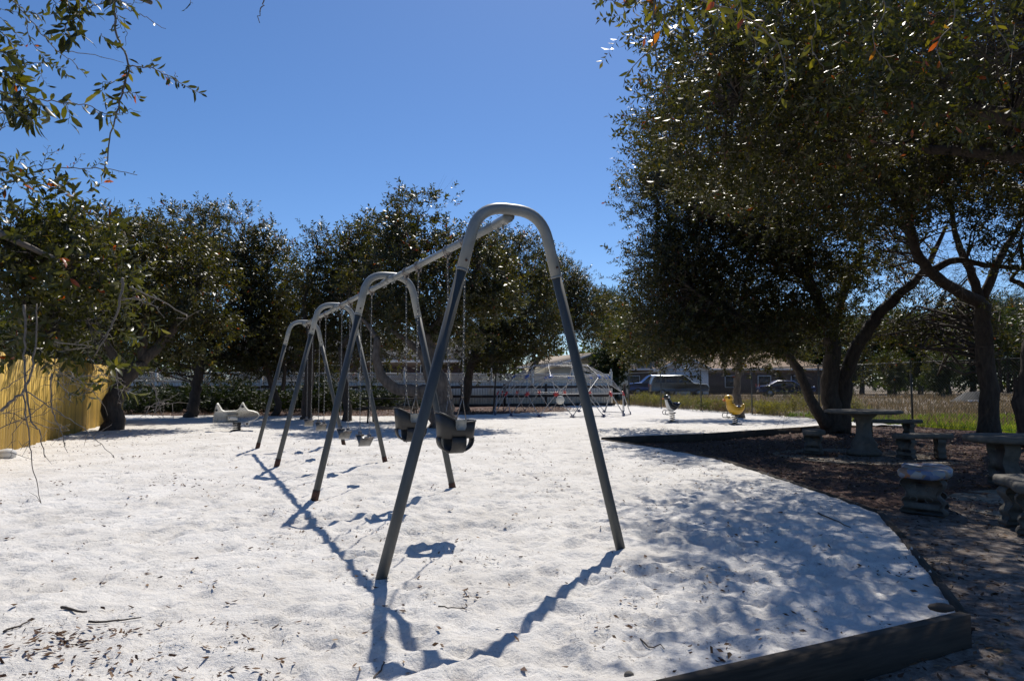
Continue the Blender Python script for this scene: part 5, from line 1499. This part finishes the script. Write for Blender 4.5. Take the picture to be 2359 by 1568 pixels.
# ------------------------------------------------------------------ grass, weeds, litter
def blades(name, P, H, W_, seed, mt, tb, lean=.35, kind='stuff', cat='grass', label=None):
    g = np.random.default_rng(seed); n = len(P)
    an = g.uniform(0, 6.28, n); ln = g.normal(size=(n, 2)) * lean * H[:, None]
    sx_ = np.stack([np.cos(an), np.sin(an), 0 * an], -1) * W_[:, None] / 2
    mid = P + np.stack([ln[:, 0] * .35, ln[:, 1] * .35, H * .6], -1); tip = P + np.stack([ln[:, 0], ln[:, 1], H], -1)
    V = np.stack([P - sx_, P + sx_, mid + sx_ * .7, tip, mid - sx_ * .7], 1).reshape(-1, 3)
    b_ = np.arange(n)[:, None] * 5
    Q = b_ + np.array([[0, 1, 2, 4]]); T = b_ + np.array([[4, 2, 3]])
    tt = np.clip(tb, -1, 1)
    o = link(name, mesh(name, V, [T, Q], False, np.concatenate([tt, tt])), mt)
    tag(o, label or 'grass', cat, None, kind)
    return o
def field_pts(n, y0, y1, off0, off1, g, xm=None):
    y = y0 + (y1 - y0) * g.random(n) ** 1.1
    x = FP0[0] + (FP0[1] - y) * FD[0] / -FD[1] + off0 + (off1 - off0) * g.random(n) ** 1.3
    return x, y
g = np.random.default_rng(500)
x, y = field_pts(52000, 13, 26.5, .05, 13, g)
gm = vnoise(x, y, 2.5, 51) + vnoise(x, y, .7, 52) * .6
k = gm > -.12 - .6 * np.clip((27 - y) / 5, -1, 1); x, y = x[k], y[k]
blades('green_grass', np.stack([x, y, fieldz(x, y)], -1), g.uniform(.06, .22, len(x)), g.uniform(.012, .022, len(x)), 1, M['grass_green'], g.random(len(x)) * .9 * (1 + vnoise(x, y, 1.5, 53)), label='bright green grass growing just past the chain-link fence')
x, y = field_pts(42000, 20, 60, .1, 42, g)
gm = vnoise(x, y, 3, 55) + vnoise(x, y, .9, 56) * .5
k = (gm > -.25); x, y = x[k], y[k]
blades('dry_grass', np.stack([x, y, fieldz(x, y)], -1), g.uniform(.08, .34, len(x)) * (1 + .6 * (vnoise(x, y, 2, 57) > .22)), g.uniform(.02, .05, len(x)), 2, M['grass_dry'], g.random(len(x)) * .8 + .5 * vnoise(x, y, 2, 58), label='dry brown field grass beyond the chain-link fence')
x, y = field_pts(9000, 24, 42, .05, 1.6, g)
k = vnoise(x, y, .9, 61) > -.15; x, y = x[k], y[k]
P = np.stack([x, y, fieldz(x, y) + g.uniform(0, .25, len(x)) ** 1], -1)
P[:, 2] += g.random(len(x)) * np.clip(vnoise(x, y, 1.4, 62) + .35, 0, 1) * .9
o = foliage('fence_weeds', [twig_template(80 + s, 7, .3, .09, .03, stem=.002) for s in range(3)], P, g.normal(size=P.shape) * .4 + np.array([0, 0, 1]), g.uniform(.4, .95, len(P)), 63, M['leaf_weed'], None, .15 + .25 * vnoise(x, y, 1.2, 64))
tag(o, 'tall straggly weeds tangled along the far part of the chain-link fence', 'weeds')
# yellow flowering clump and orange clump by the fence, bare bush
def clump(name, lab, px, py, r_, h, mt, tb, seed, n=160, cat='plant'):
    p = gp(px, py); g = np.random.default_rng(seed)
    P = np.stack([p[0] + g.normal(size=n) * r_, p[1] + g.normal(size=n) * r_ * .5, g.random(n) * h], -1)
    t = thing(name, lab, cat, (p[0], p[1], 0))
    foliage('leaves', [twig_template(90 + s, 7, .16, .06, .022, stem=.002) for s in range(2)], P, g.normal(size=P.shape) * .5 + np.array([0, 0, 1]), g.uniform(.7, 1.2, n), seed, mt, t, np.full(n, tb))
clump('yellow_weed', 'bright yellow-green weed patch at the fence foot right of the duck', 1785, 956, .38, .38, M['leaf_weed'], .55, 601)
clump('orange_weed', 'orange-brown weed clump at the fence foot left of the duck', 1668, 950, .35, .42, M['litter'], .6, 602, 90)
clump('bare_bush', 'dark twiggy bush at the fence between duck and tables', 1812, 952, .4, 1.1, M['leaf_far'], -.1, 603, 90)
clump('small_fence_plant', 'low green plant at the fence foot between penguin and duck', 1620, 948, .3, .3, M['leaf_far'], .3, 604, 90)

# dead leaves and specks lying on the sand
def litter(name, x, y, zf, size, seed, label, tb=None, curl=.5, lite=False):
    g = np.random.default_rng(seed); n = len(x)
    P = np.stack([x, y, zf(x, y) + .004 + size * .08], -1)
    an = g.uniform(0, 6.28, n); ti = g.normal(size=n) * .25
    d = np.stack([np.cos(an) * np.cos(ti), np.sin(an) * np.cos(ti), np.sin(ti)], -1)
    s_ = np.cross(d, [0, 0, 1.0]); s_ /= np.linalg.norm(s_, axis=1, keepdims=True)
    ro = g.normal(size=n)[:, None] * .45; nr = np.cross(s_, d)
    s_, nr = s_ * np.cos(ro) + nr * np.sin(ro), nr * np.cos(ro) - s_ * np.sin(ro)
    L = size[:, None]; w = L * g.uniform(.28, .5, n)[:, None]; c_ = g.uniform(.0, curl, n)[:, None]; k1 = g.uniform(-.35, .25, n)[:, None]; k2 = g.uniform(-.35, .25, n)[:, None]
    V = np.stack([P - d * L / 2 + nr * L * c_ * .4, P + d * L * k1 + s_ * w / 2 + nr * w * c_, P + d * L / 2 + nr * L * c_ * .5, P + d * L * k2 - s_ * w * .6 + nr * w * c_, P], 1).reshape(-1, 3)
    b_ = np.arange(n)[:, None] * 5
    T = np.concatenate([b_ + np.array([[0, 4, 1]]), b_ + np.array([[1, 4, 2]]), b_ + np.array([[4, 3, 2]]), b_ + np.array([[0, 3, 4]])])
    if lite == 2: T = b_ + np.array([[0, 3, 2]])
    elif lite: T = np.concatenate([b_ + np.array([[0, 3, 1]]), b_ + np.array([[3, 2, 1]])])
    t_ = g.random(n) if tb is None else np.clip(tb + g.random(n) * .5, -1, 1)
    o = link(name, mesh(name, V, [T], False, np.tile(t_, len(T) // n)), M['litter'])
    tag(o, label, 'dead leaves', None, 'stuff')
    return o
g = np.random.default_rng(700)
def sand_pts(n, y0, y1, pw, den):
    y = y0 + (y1 - y0) * g.random(n) ** pw; x = (g.random(n) * 2 - 1) * (y * .8 + 1.2)
    k = (~inside(x, y, MUL)) & (x > -13) & (x < np.vectorize(fence_x)(y)) & (polydist(x, y, EDGE) > .06)
    x, y = x[k], y[k]
    d = vnoise(x, y, .45, 71) + .7 * vnoise(x, y, .16, 72) + den(x, y)
    k = d > g.random(len(x)) * .9 - .1
    return x[k], y[k]
near_left = lambda x, y: .28 * np.clip((1.2 - x) / 3, 0, 1) * np.clip((4.2 - y) / 2.5, 0, 1) - .05
x, y = sand_pts(42000, 1.7, 20, 2.0, lambda x, y: near_left(x, y) + .02)
g2 = np.random.default_rng(705)
yb = 1.8 + 8 * g2.random(700) ** 1.8; xb = (g2.random(700) * 2 - 1) * (yb * .8 + .8)
kb = (~inside(xb, yb, MUL)) & (polydist(xb, yb, EDGE) > .08) & (xb > -8) & (g2.random(700) < .35 + .5 * (xb < -.3) * (yb < 4.5))
litter('large_fallen_leaves', xb[kb], yb[kb], sandz, g2.uniform(.028, .055, kb.sum()), 78, 'larger curled brown oak leaves lying singly on the near sand', tb=.35)
litter('fallen_leaves', x, y, sandz, (.011 + .036 * g.random(len(x)) ** 2.2) * np.where(y > 8, 1.4, 1), 72, 'brown and tan fallen leaves scattered over the white sand')
x, y = sand_pts(240000, 1.6, 22, 1.6, lambda x, y: near_left(x, y) - .02)
litter('leaf_specks', x, y, sandz, g.uniform(.005, .016, len(x)) * np.where(y > 9, 1.9, 1), 73, 'small dark leaf and twig specks on the white sand', tb=-.3, lite=2)
# thicker drifts near left front, the timber edge and under the back trees
x, y = [], []
for cx, cy, r_, n_ in [(*gp(30, 1490)[:2], .12, 60), (*gp(150, 1475)[:2], .07, 26), (*gp(235, 1510)[:2], .06, 22), (*gp(230, 1465)[:2], .07, 22), (*gp(330, 1530)[:2], .08, 22), (*gp(60, 1520)[:2], .10, 26), (*gp(1090, 1365)[:2], .06, 16), (*gp(590, 1555)[:2], .08, 22), (*gp(1700, 1540)[:2], .10, 40), (*gp(2080, 1330)[:2], .12, 30), (*gp(270, 1010)[:2], .7, 150), (*gp(330, 1000)[:2], .5, 60), (*gp(90, 1040)[:2], .8, 110)]:
    n_ = int(n_ * .9); x.append(cx + g.normal(size=n_) * r_ * 1.2); y.append(cy + g.normal(size=n_) * r_ * 1.1)
x, y = np.concatenate(x), np.concatenate(y); k = ~inside(x, y, MUL); x, y = x[k], y[k]
litter('leaf_drifts', x, y, sandz, g.uniform(.012, .05, len(x)), 74, 'small drifts of curled brown oak leaves caught in the sand', tb=.25)
n = 70000
y = 2 + 20 * g.random(n) ** 1.3; x = -1 + 13 * g.random(n)
k = inside(x, y, MUL) & (x < y * .85 + 2); x, y = x[k], y[k]
k = (y > 7.2 + 1.2 * vnoise(x, y, 1.2, 81)) | (g.random(len(x)) < .30 + 1.1 * np.exp(-polydist(x, y, EDGE) / .3)) ; x, y = x[k], y[k]
litter('mulch_chips', x, y, mulchz, g.uniform(.018, .055, len(x)) * np.where(y > 9, 1.25, 1), 75, 'red-brown mulch chips and dead leaves covering the shaded bed', lite=True)
n = 16000
x = -20 + 23 * g.random(n); y = 25.5 - .16 * (x + 4) + np.clip(x + 3.5, 0, 9) * 1.1 + 6 * g.random(n)
litter('back_leaf_litter', x, y, lambda a, b_: sandz(a, b_) + .05, g.uniform(.04, .09, n), 76, 'brown leaf litter under the back row of oaks', lite=True)
# a few lying twigs and a small grey stone on the near sand
tw_ = [((200, 1437), (325, 1425), .006), ((10, 1460), (70, 1432), .006), ((130, 1412), (200, 1408), .009), ((1885, 1190), (1960, 1215), .007), ((1010, 1402), (1075, 1408), .004), ((1480, 1470), (1530, 1500), .004), ((860, 1560), (885, 1525), .005)]
tl = ['long thin twig on the sand at the lower left', 'thin twig lying at the left edge of the picture', 'thick short stick on the sand at the lower left', 'dark twig on the shaded sand near the timber edge', 'fine twig between the front frame legs', 'fine twig by the shaded sand lower right', 'pale twig tip in the shadow at the front']
for (a, b_, r_), lab in zip(tw_, tl):
    a, b_ = gp(*a), gp(*b_); pts = []
    for f in np.linspace(0, 1, 7):
        q_ = a * (1 - f) + b_ * f; q_[2] = float(sandz(q_[0], q_[1])[0]) + r_ + .004; q_[:2] += g.normal(size=2) * .006; pts.append(q_)
    o = Geo().tube(pts, np.linspace(r_, r_ * .5, 7), 6).obj('twig', M['bark'], None, True); tag(o, lab, 'twig', 'twigs lying on the sand')
p = gp(1449, 1552); o = Geo().ball((0, 0, 0), (.022, .018, .016), 10, 7).obj('pebble', M['concrete'], None, True, False); o.location = (p[0], p[1], float(sandz(p[0], p[1])[0]) + .012); tag(o, 'small round grey pebble on the sand at the bottom', 'pebble')

# ------------------------------------------------------------------ near branches of the left tree
def leaves_along(path, Lf, gap, g, jit=.35, both=True, droop=.2):
    """leaf twig placements along a 3-D path"""
    P = smoothpath(path, 8); sg = np.linalg.norm(np.diff(P, axis=0), axis=1); cs = np.concatenate([[0], np.cumsum(sg)])
    n = max(2, int(cs[-1] / gap)); s_ = (np.arange(n) + g.random(n) * .6) / n * cs[-1]
    Q = np.stack([np.interp(s_, cs, P[:, i]) for i in range(3)], -1)
    T = np.stack([np.interp(s_, cs, np.gradient(P[:, i])) for i in range(3)], -1); T /= np.linalg.norm(T, axis=1, keepdims=True)
    rv = g.normal(size=T.shape); sd = np.cross(T, rv); sd /= np.linalg.norm(sd, axis=1, keepdims=True)
    D = T * .5 + sd * .9 + np.array([0, 0, -droop])
    return Q, D, np.full(n, Lf)
def single_leaf(seed, fold=.12):
    g = np.random.default_rng(seed)
    v_, _, t3, q4 = leaf_shape(np.array([.06, 0, 0.]), np.array([1, 0, 0.]), np.array([0, 1.0, 0]), np.array([0, 0, 1.0]), 1.0, g.uniform(.30, .38), True)
    return v_, np.array(t3), np.array(q4), np.zeros(len(t3), int), np.zeros(len(q4), int), 1
T_LEAF = [single_leaf(s) for s in range(3)]
def px3(pts, Yv): return [at(a, b_, Yv + (c_[0] if c_ else 0)) for a, b_, *c_ in pts]
g = np.random.default_rng(800)
lt = thing('overhanging_oak', 'oak at the left whose leafy and bare branches hang into the picture', 'tree', (-4.4, 3.0, 0))
Geo().tube(smoothpath([(-4.4, 3.0, -.1), (-4.3, 3.05, 1.2), (-4.1, 3.1, 2.4), (-3.7, 3.1, 3.4)]), np.linspace(.2, .1, 19), 10).obj('trunk', M['bark'], lt, True)
lb = Geo()
for pts, a, b_ in [([(-4.1, 3.1, 2.4), (-3.4, 3.3, 2.3), (-2.9, 3.6, 2.1), (-2.5, 3.8, 1.9)], .05, .012), ([(-3.7, 3.1, 3.4), (-2.8, 3.0, 3.2), (-2.0, 2.8, 3.0), (-1.45, 2.7, 2.75)], .04, .009), ([(-4.25, 3.1, 1.6), (-3.4, 3.4, 1.7), (-2.9, 3.7, 1.5)], .035, .01), ([(-3.7, 3.1, 3.4), (-3.0, 2.9, 3.0), (-2.4, 2.7, 2.6)], .035, .008)]:
    lb.tube(smoothpath(pts), np.linspace(a, b_, len(smoothpath(pts))), 7)
sprays = [
    ([(-30, 60), (10, 80), (40, 120), (60, 150)], 3.0, .045, .012, .003), ([(-30, 110), (20, 130), (30, 180), (20, 230)], 2.9, .05, .011, .003), ([(-20, 260), (30, 262), (70, 275), (110, 268)], 2.6, .05, .013, .003), ([(20, -20), (50, 20), (95, 35), (130, 30)], 3.4, .036, .014, .002), ([(60, 150), (110, 145), (150, 160)], 3.6, .034, .016, .002), ([(200, -20), (205, 20), (225, 35)], 2.5, .045, .012, .002), ([(150, 232), (160, 262), (158, 285)], 2.55, .045, .02, .0015), ([(0, 300), (20, 280), (60, 262)], 2.6, .05, .012, .002),
    # path px, Y, leaf length, gap, stem radius
    ([(262, -40), (264, 30), (271, 87), (297, 149), (280, 219), (258, 306), (238, 398)], 2.75, .034, .05, .0055),
    ([(297, 149), (285, 200), (275, 235), (262, 268)], 2.75, .033, .011, .003), ([(262, 190), (240, 190), (235, 215)], 2.78, .032, .014, .0018), ([(280, 215), (310, 215), (320, 232)], 2.72, .032, .014, .0018), ([(275, 235), (250, 225), (238, 240)], 2.75, .032, .014, .0018), ([(262, 262), (290, 262), (302, 250)], 2.7, .032, .014, .0018),
    ([(297, 153), (350, 157), (402, 184), (464, 217)], 2.7, .036, .016, .003), ([(345, 157), (350, 135)], 2.7, .036, .02, .0015), ([(402, 184), (405, 165)], 2.7, .03, .02, .0015),
    ([(-40, 200), (0, 210), (66, 227), (144, 236), (210, 245), (258, 271)], 2.5, .058, .024, .003),
    ([(-40, 150), (0, 160), (40, 190), (70, 240), (72, 280)], 2.5, .058, .012, .003), ([(-20, 230), (20, 235), (50, 262), (95, 290)], 2.45, .055, .012, .002), ([(0, 180), (40, 175), (62, 148)], 2.5, .055, .014, .002),
    ([(10, -10), (35, 9), (79, 57), (131, 116), (165, 140), (201, 179)], 3.6, .034, .05, .0035), ([(79, 57), (120, 80), (145, 100)], 3.6, .034, .02, .0015), ([(60, 40), (70, 90), (100, 130), (140, 160), (160, 175)], 3.7, .036, .017, .002), ([(100, 130), (95, 170), (110, 200)], 3.7, .034, .02, .0015), ([(0, 40), (30, 70), (60, 110)], 3.7, .036, .02, .0015), ([(0, 20), (50, 30), (80, 25)], 3.6, .036, .02, .0015),
    ([(131, 116), (206, 125), (284, 144)], 2.9, .03, .4, .0022), ([(284, 18), (332, 39), (381, 68)], 2.6, .03, .5, .0022), ([(285, 40), (290, 75), (289, 105)], 2.6, .03, .5, .0015),
    ([(140, -40), (155, 0), (160, 40), (146, 75), (165, 88)], 2.45, .050, .008, .003), ([(120, -20), (125, 10), (118, 30)], 2.45, .05, .012, .002), ([(175, -20), (185, 10), (178, 60), (182, 80)], 2.45, .05, .012, .002), ([(190, 20), (220, 14), (250, -5)], 2.5, .04, .5, .003),
    ([(240, -30), (262, -5), (290, 8), (315, 6)], 2.45, .05, .012, .002), ([(262, -10), (268, 30), (280, 65)], 2.5, .046, .016, .002), ([(230, 75), (245, 95), (275, 118)], 2.6, .042, .02, .0015),
    ([(420, -40), (433, -8), (446, 8)], 2.3, .052, .03, .0015), ([(350, -40), (355, -10), (362, 2)], 2.4, .045, .02, .0015),
    ([(612, -40), (606, 8), (598, 28), (598, 52)], 2.6, .03, 1.0, .0030),
    ([(-60, 445), (-10, 430), (52, 407), (109, 389), (197, 387), (245, 389), (315, 402)], 3.9, .034, .06, .0045), ([(95, 392), (105, 360), (112, 335)], 3.9, .03, .022, .002), ([(100, 372), (125, 350), (148, 345)], 3.9, .03, .02, .0015), ([(52, 407), (58, 375), (46, 360)], 3.9, .03, .022, .0015), ([(130, 390), (150, 410), (160, 420)], 3.9, .03, .018, .0015), ([(160, 388), (180, 370), (190, 352)], 3.9, .03, .018, .0015), ([(190, 388), (205, 405), (212, 422)], 3.9, .03, .018, .0015), ([(210, 388), (232, 372), (245, 355)], 3.9, .03, .018, .0015), ([(238, 392), (252, 405), (252, 418)], 3.9, .03, .014, .0015),
    ([(0, 395), (30, 400), (60, 425), (90, 445)], 3.2, .05, .018, .002), ([(-20, 345), (0, 355), (28, 368)], 3.4, .03, .03, .0015)]
AP, AD, AS = [], [], []
for pts, Yv, ll, gap, sr in sprays:
    W3 = px3(pts, Yv)
    sp_ = smoothpath(W3, 6); sp_ = sp_ + g.normal(size=sp_.shape) * .0025
    lb.tube(sp_, np.linspace(sr, sr * .45, len(sp_)), 5)
    if gap < .9:
        q_, d_, s_ = leaves_along(W3, ll * 1.12, gap * .62, g)
        AP.append(q_); AD.append(d_); AS.append(s_ * g.uniform(.6, 1.25, len(s_)))
bare = [([(56, 905), (63, 976), (73, 1055), (94, 1155)], 3.3, .004), ([(56, 830), (69, 958), (94, 998), (103, 1054)], 3.4, .005), ([(119, 860), (119, 936), (141, 992), (150, 1030)], 3.5, .004), ([(56, 901), (141, 951), (203, 995), (265, 1054)], 3.4, .0032),
        ([(283, 640), (278, 686), (256, 755), (219, 820)], 3.6, .008), ([(272, 689), (328, 689), (381, 730)], 3.6, .0035), ([(320, 690), (340, 702)], 3.6, .002), ([(300, 660), (420, 720), (430, 735)], 3.6, .004), ([(347, 861), (360, 905), (372, 960)], 3.5, .0035), ([(366, 927), (397, 930)], 3.5, .003), ([(334, 940), (366, 927)], 3.5, .003), ([(366, 927), (352, 955)], 3.5, .004), ([(347, 868), (388, 882)], 3.5, .003),
        ([(0, 946), (31, 920), (62, 886), (81, 811), (85, 700)], 3.5, .008), ([(55, 700), (58, 800), (58, 905)], 3.5, .007), ([(0, 985), (50, 965), (100, 955)], 3.4, .0025), ([(60, 970), (20, 950), (-10, 960)], 3.4, .002), ([(62, 965), (110, 925), (150, 915)], 3.4, .0025), ([(60, 960), (30, 1000), (28, 1050)], 3.4, .002), ([(66, 968), (120, 985), (160, 990)], 3.4, .002), ([(125, 790), (200, 795), (210, 800)], 3.5, .003), ([(155, 855), (190, 885), (235, 925)], 3.5, .003), ([(180, 870), (250, 865), (290, 880)], 3.5, .003), ([(130, 850), (180, 880), (250, 880)], 3.5, .0025), ([(270, 850), (272, 900), (280, 935)], 3.5, .0022), ([(150, 900), (145, 870), (160, 850)], 3.5, .002), ([(128, 875), (170, 910), (200, 905)], 3.45, .0022), ([(0, 900), (50, 870), (60, 860)], 3.4, .0025)]
for pts, Yv, sr in bare:
    sp_ = smoothpath(px3(pts, Yv), 6); sp_ += g.normal(size=sp_.shape) * .003
    lb.tube(sp_, np.linspace(sr, sr * .4, len(sp_)), 5)
    for _ in range(6):
        i = g.integers(2, len(sp_)); d = g.normal(size=3) * .04; lb.tube([sp_[i], sp_[i] + d * .6, sp_[i] + d + g.normal(size=3) * .01], [.0016, .0012, .0008], 4)
lb.obj('branches', M['twig'], lt, True)
AP, AD, AS = np.concatenate(AP), np.concatenate(AD), np.concatenate(AS)
foliage('leaves', T_LEAF, AP, AD, AS, 801, M['leaf_near'], lt, g.random(len(AP)) * .1)
# leafy mass at the left
lob = []
for px, py, Yv, r_, rz in [(20, 480, 3.9, .28, .28), (80, 520, 3.9, .26, .24), (150, 590, 4.0, .26, .24), (60, 620, 3.9, .34, .28), (230, 640, 4.1, .26, .20), (150, 690, 4.1, .32, .22), (70, 730, 4.0, .30, .22), (270, 690, 4.2, .18, .12), (210, 760, 4.1, .20, .12), (100, 790, 4.0, .18, .12), (290, 840, 4.0, .14, .05), (160, 860, 3.9, .14, .08), (10, 560, 3.8, .25, .25), (175, 520, 4.1, .14, .10)]:
    c = at(px, py, Yv); lob.append((c[0], c[1], c[2], r_, r_, rz))
C, Dv = clumps(lob, 400, g, .15)
V, Q = branchlets(C, [at(a, b_, 3.95) for a, b_ in [(-40, 560), (40, 560), (100, 600), (160, 640), (60, 700), (120, 760), (230, 660), (200, 740)]], g, .006, .0018, 5, .02, .12)
link('branchlets', mesh('branchlets', V, Q), M['bark'], lt)
P, D, tb = crown_points(C, Dv, 2, .07, g, -.05)
foliage('leafy_twigs', T_BIG, P, D, g.uniform(.55, .95, len(P)), 803, M['leaf_near'], lt, tb)

# near branches at the top right, part of the oak overhead
rt_ = [o for o in bpy.data.objects if o.get('label', '').startswith('spreading oak')][0]
AP, AD, AS = [], [], []; lb = Geo()
spr = [([(1512, -60), (1507, 0), (1505, 100), (1527, 175), (1540, 225)], 2.3, .045, .03, .0035), ([(1507, 108), (1452, 160), (1435, 205)], 2.3, .048, .022, .002), ([(1370, -40), (1397, -5), (1437, 20), (1442, 50)], 2.2, .050, .014, .002), ([(1420, -30), (1460, 0), (1490, 10)], 2.2, .05, .012, .002),
       ([(1600, -60), (1620, 0), (1700, 30), (1790, 100), (1815, 200)], 2.5, .05, .03, .004), ([(1550, -40), (1580, 10), (1560, 60), (1555, 95)], 2.25, .055, .016, .002), ([(1640, -40), (1650, 20), (1665, 60)], 2.3, .06, .018, .002), ([(1700, -30), (1720, 60), (1750, 110)], 2.4, .055, .018, .002), ([(1500, -30), (1530, 30), (1520, 75)], 2.3, .055, .018, .002), ([(1850, -50), (1880, 40), (1870, 110), (1900, 160)], 2.6, .05, .025, .003), ([(1790, 100), (1750, 150), (1745, 190)], 2.6, .05, .02, .002), ([(1815, 190), (1790, 240), (1770, 270)], 2.7, .045, .02, .002), ([(2000, -60), (2040, 20), (2010, 90), (2060, 170)], 2.9, .05, .02, .003), ([(2180, -60), (2200, 40), (2160, 100), (2170, 160)], 2.8, .05, .022, .003), ([(2300, -60), (2290, 40), (2330, 120)], 2.8, .05, .022, .003)]
for pts, Yv, ll, gap, sr in spr:
    W3 = px3(pts, Yv); sp_ = smoothpath(W3, 6) + g.normal(size=(len(smoothpath(W3, 6)), 3)) * .002
    lb.tube(sp_, np.linspace(sr, sr * .45, len(sp_)), 5)
    q_, d_, s_ = leaves_along(W3, ll, gap, g); AP.append(q_); AD.append(d_); AS.append(s_ * g.uniform(.7, 1.2, len(s_)))
o = lb.obj('near_branches', M['twig'], rt_, True); o['kind'] = 'stuff'
AP, AD, AS = np.concatenate(AP), np.concatenate(AD), np.concatenate(AS)
foliage('near_leaves', T_LEAF, AP, AD, AS, 811, M['leaf_near'], rt_, g.random(len(AP)) * .6)
lob = []
for px, py, Yv, r_, rz in [(1700, -60, 3.2, .3, .16), (1900, 20, 3.6, .4, .2), (2100, 40, 3.8, .45, .25), (2300, 60, 3.8, .45, .3), (1780, 60, 3.8, .3, .2), (2200, 180, 4.5, .45, .3), (2000, 180, 4.6, .45, .25), (2340, 250, 4.6, .35, .3)]:
    c = at(px, py, Yv); lob.append((c[0], c[1], c[2], r_, r_, rz))
C, Dv = clumps(lob, 150, g, .1)
V, Q = branchlets(C, [at(a, b_, 4.2) for a, b_ in [(1900, -200), (2100, -200), (2300, -100), (2400, 100)]], g, .006, .0018, 5, .02, .12)
link('near_branchlets', mesh('near_branchlets', V, Q), M['bark'], rt_)
P, D, tb = crown_points(C, Dv, 3, .09, g, -.1)
foliage('near_leafy_twigs', T_BIG, P, D, g.uniform(.6, .95, len(P)), 813, M['leaf_near'], rt_, tb)
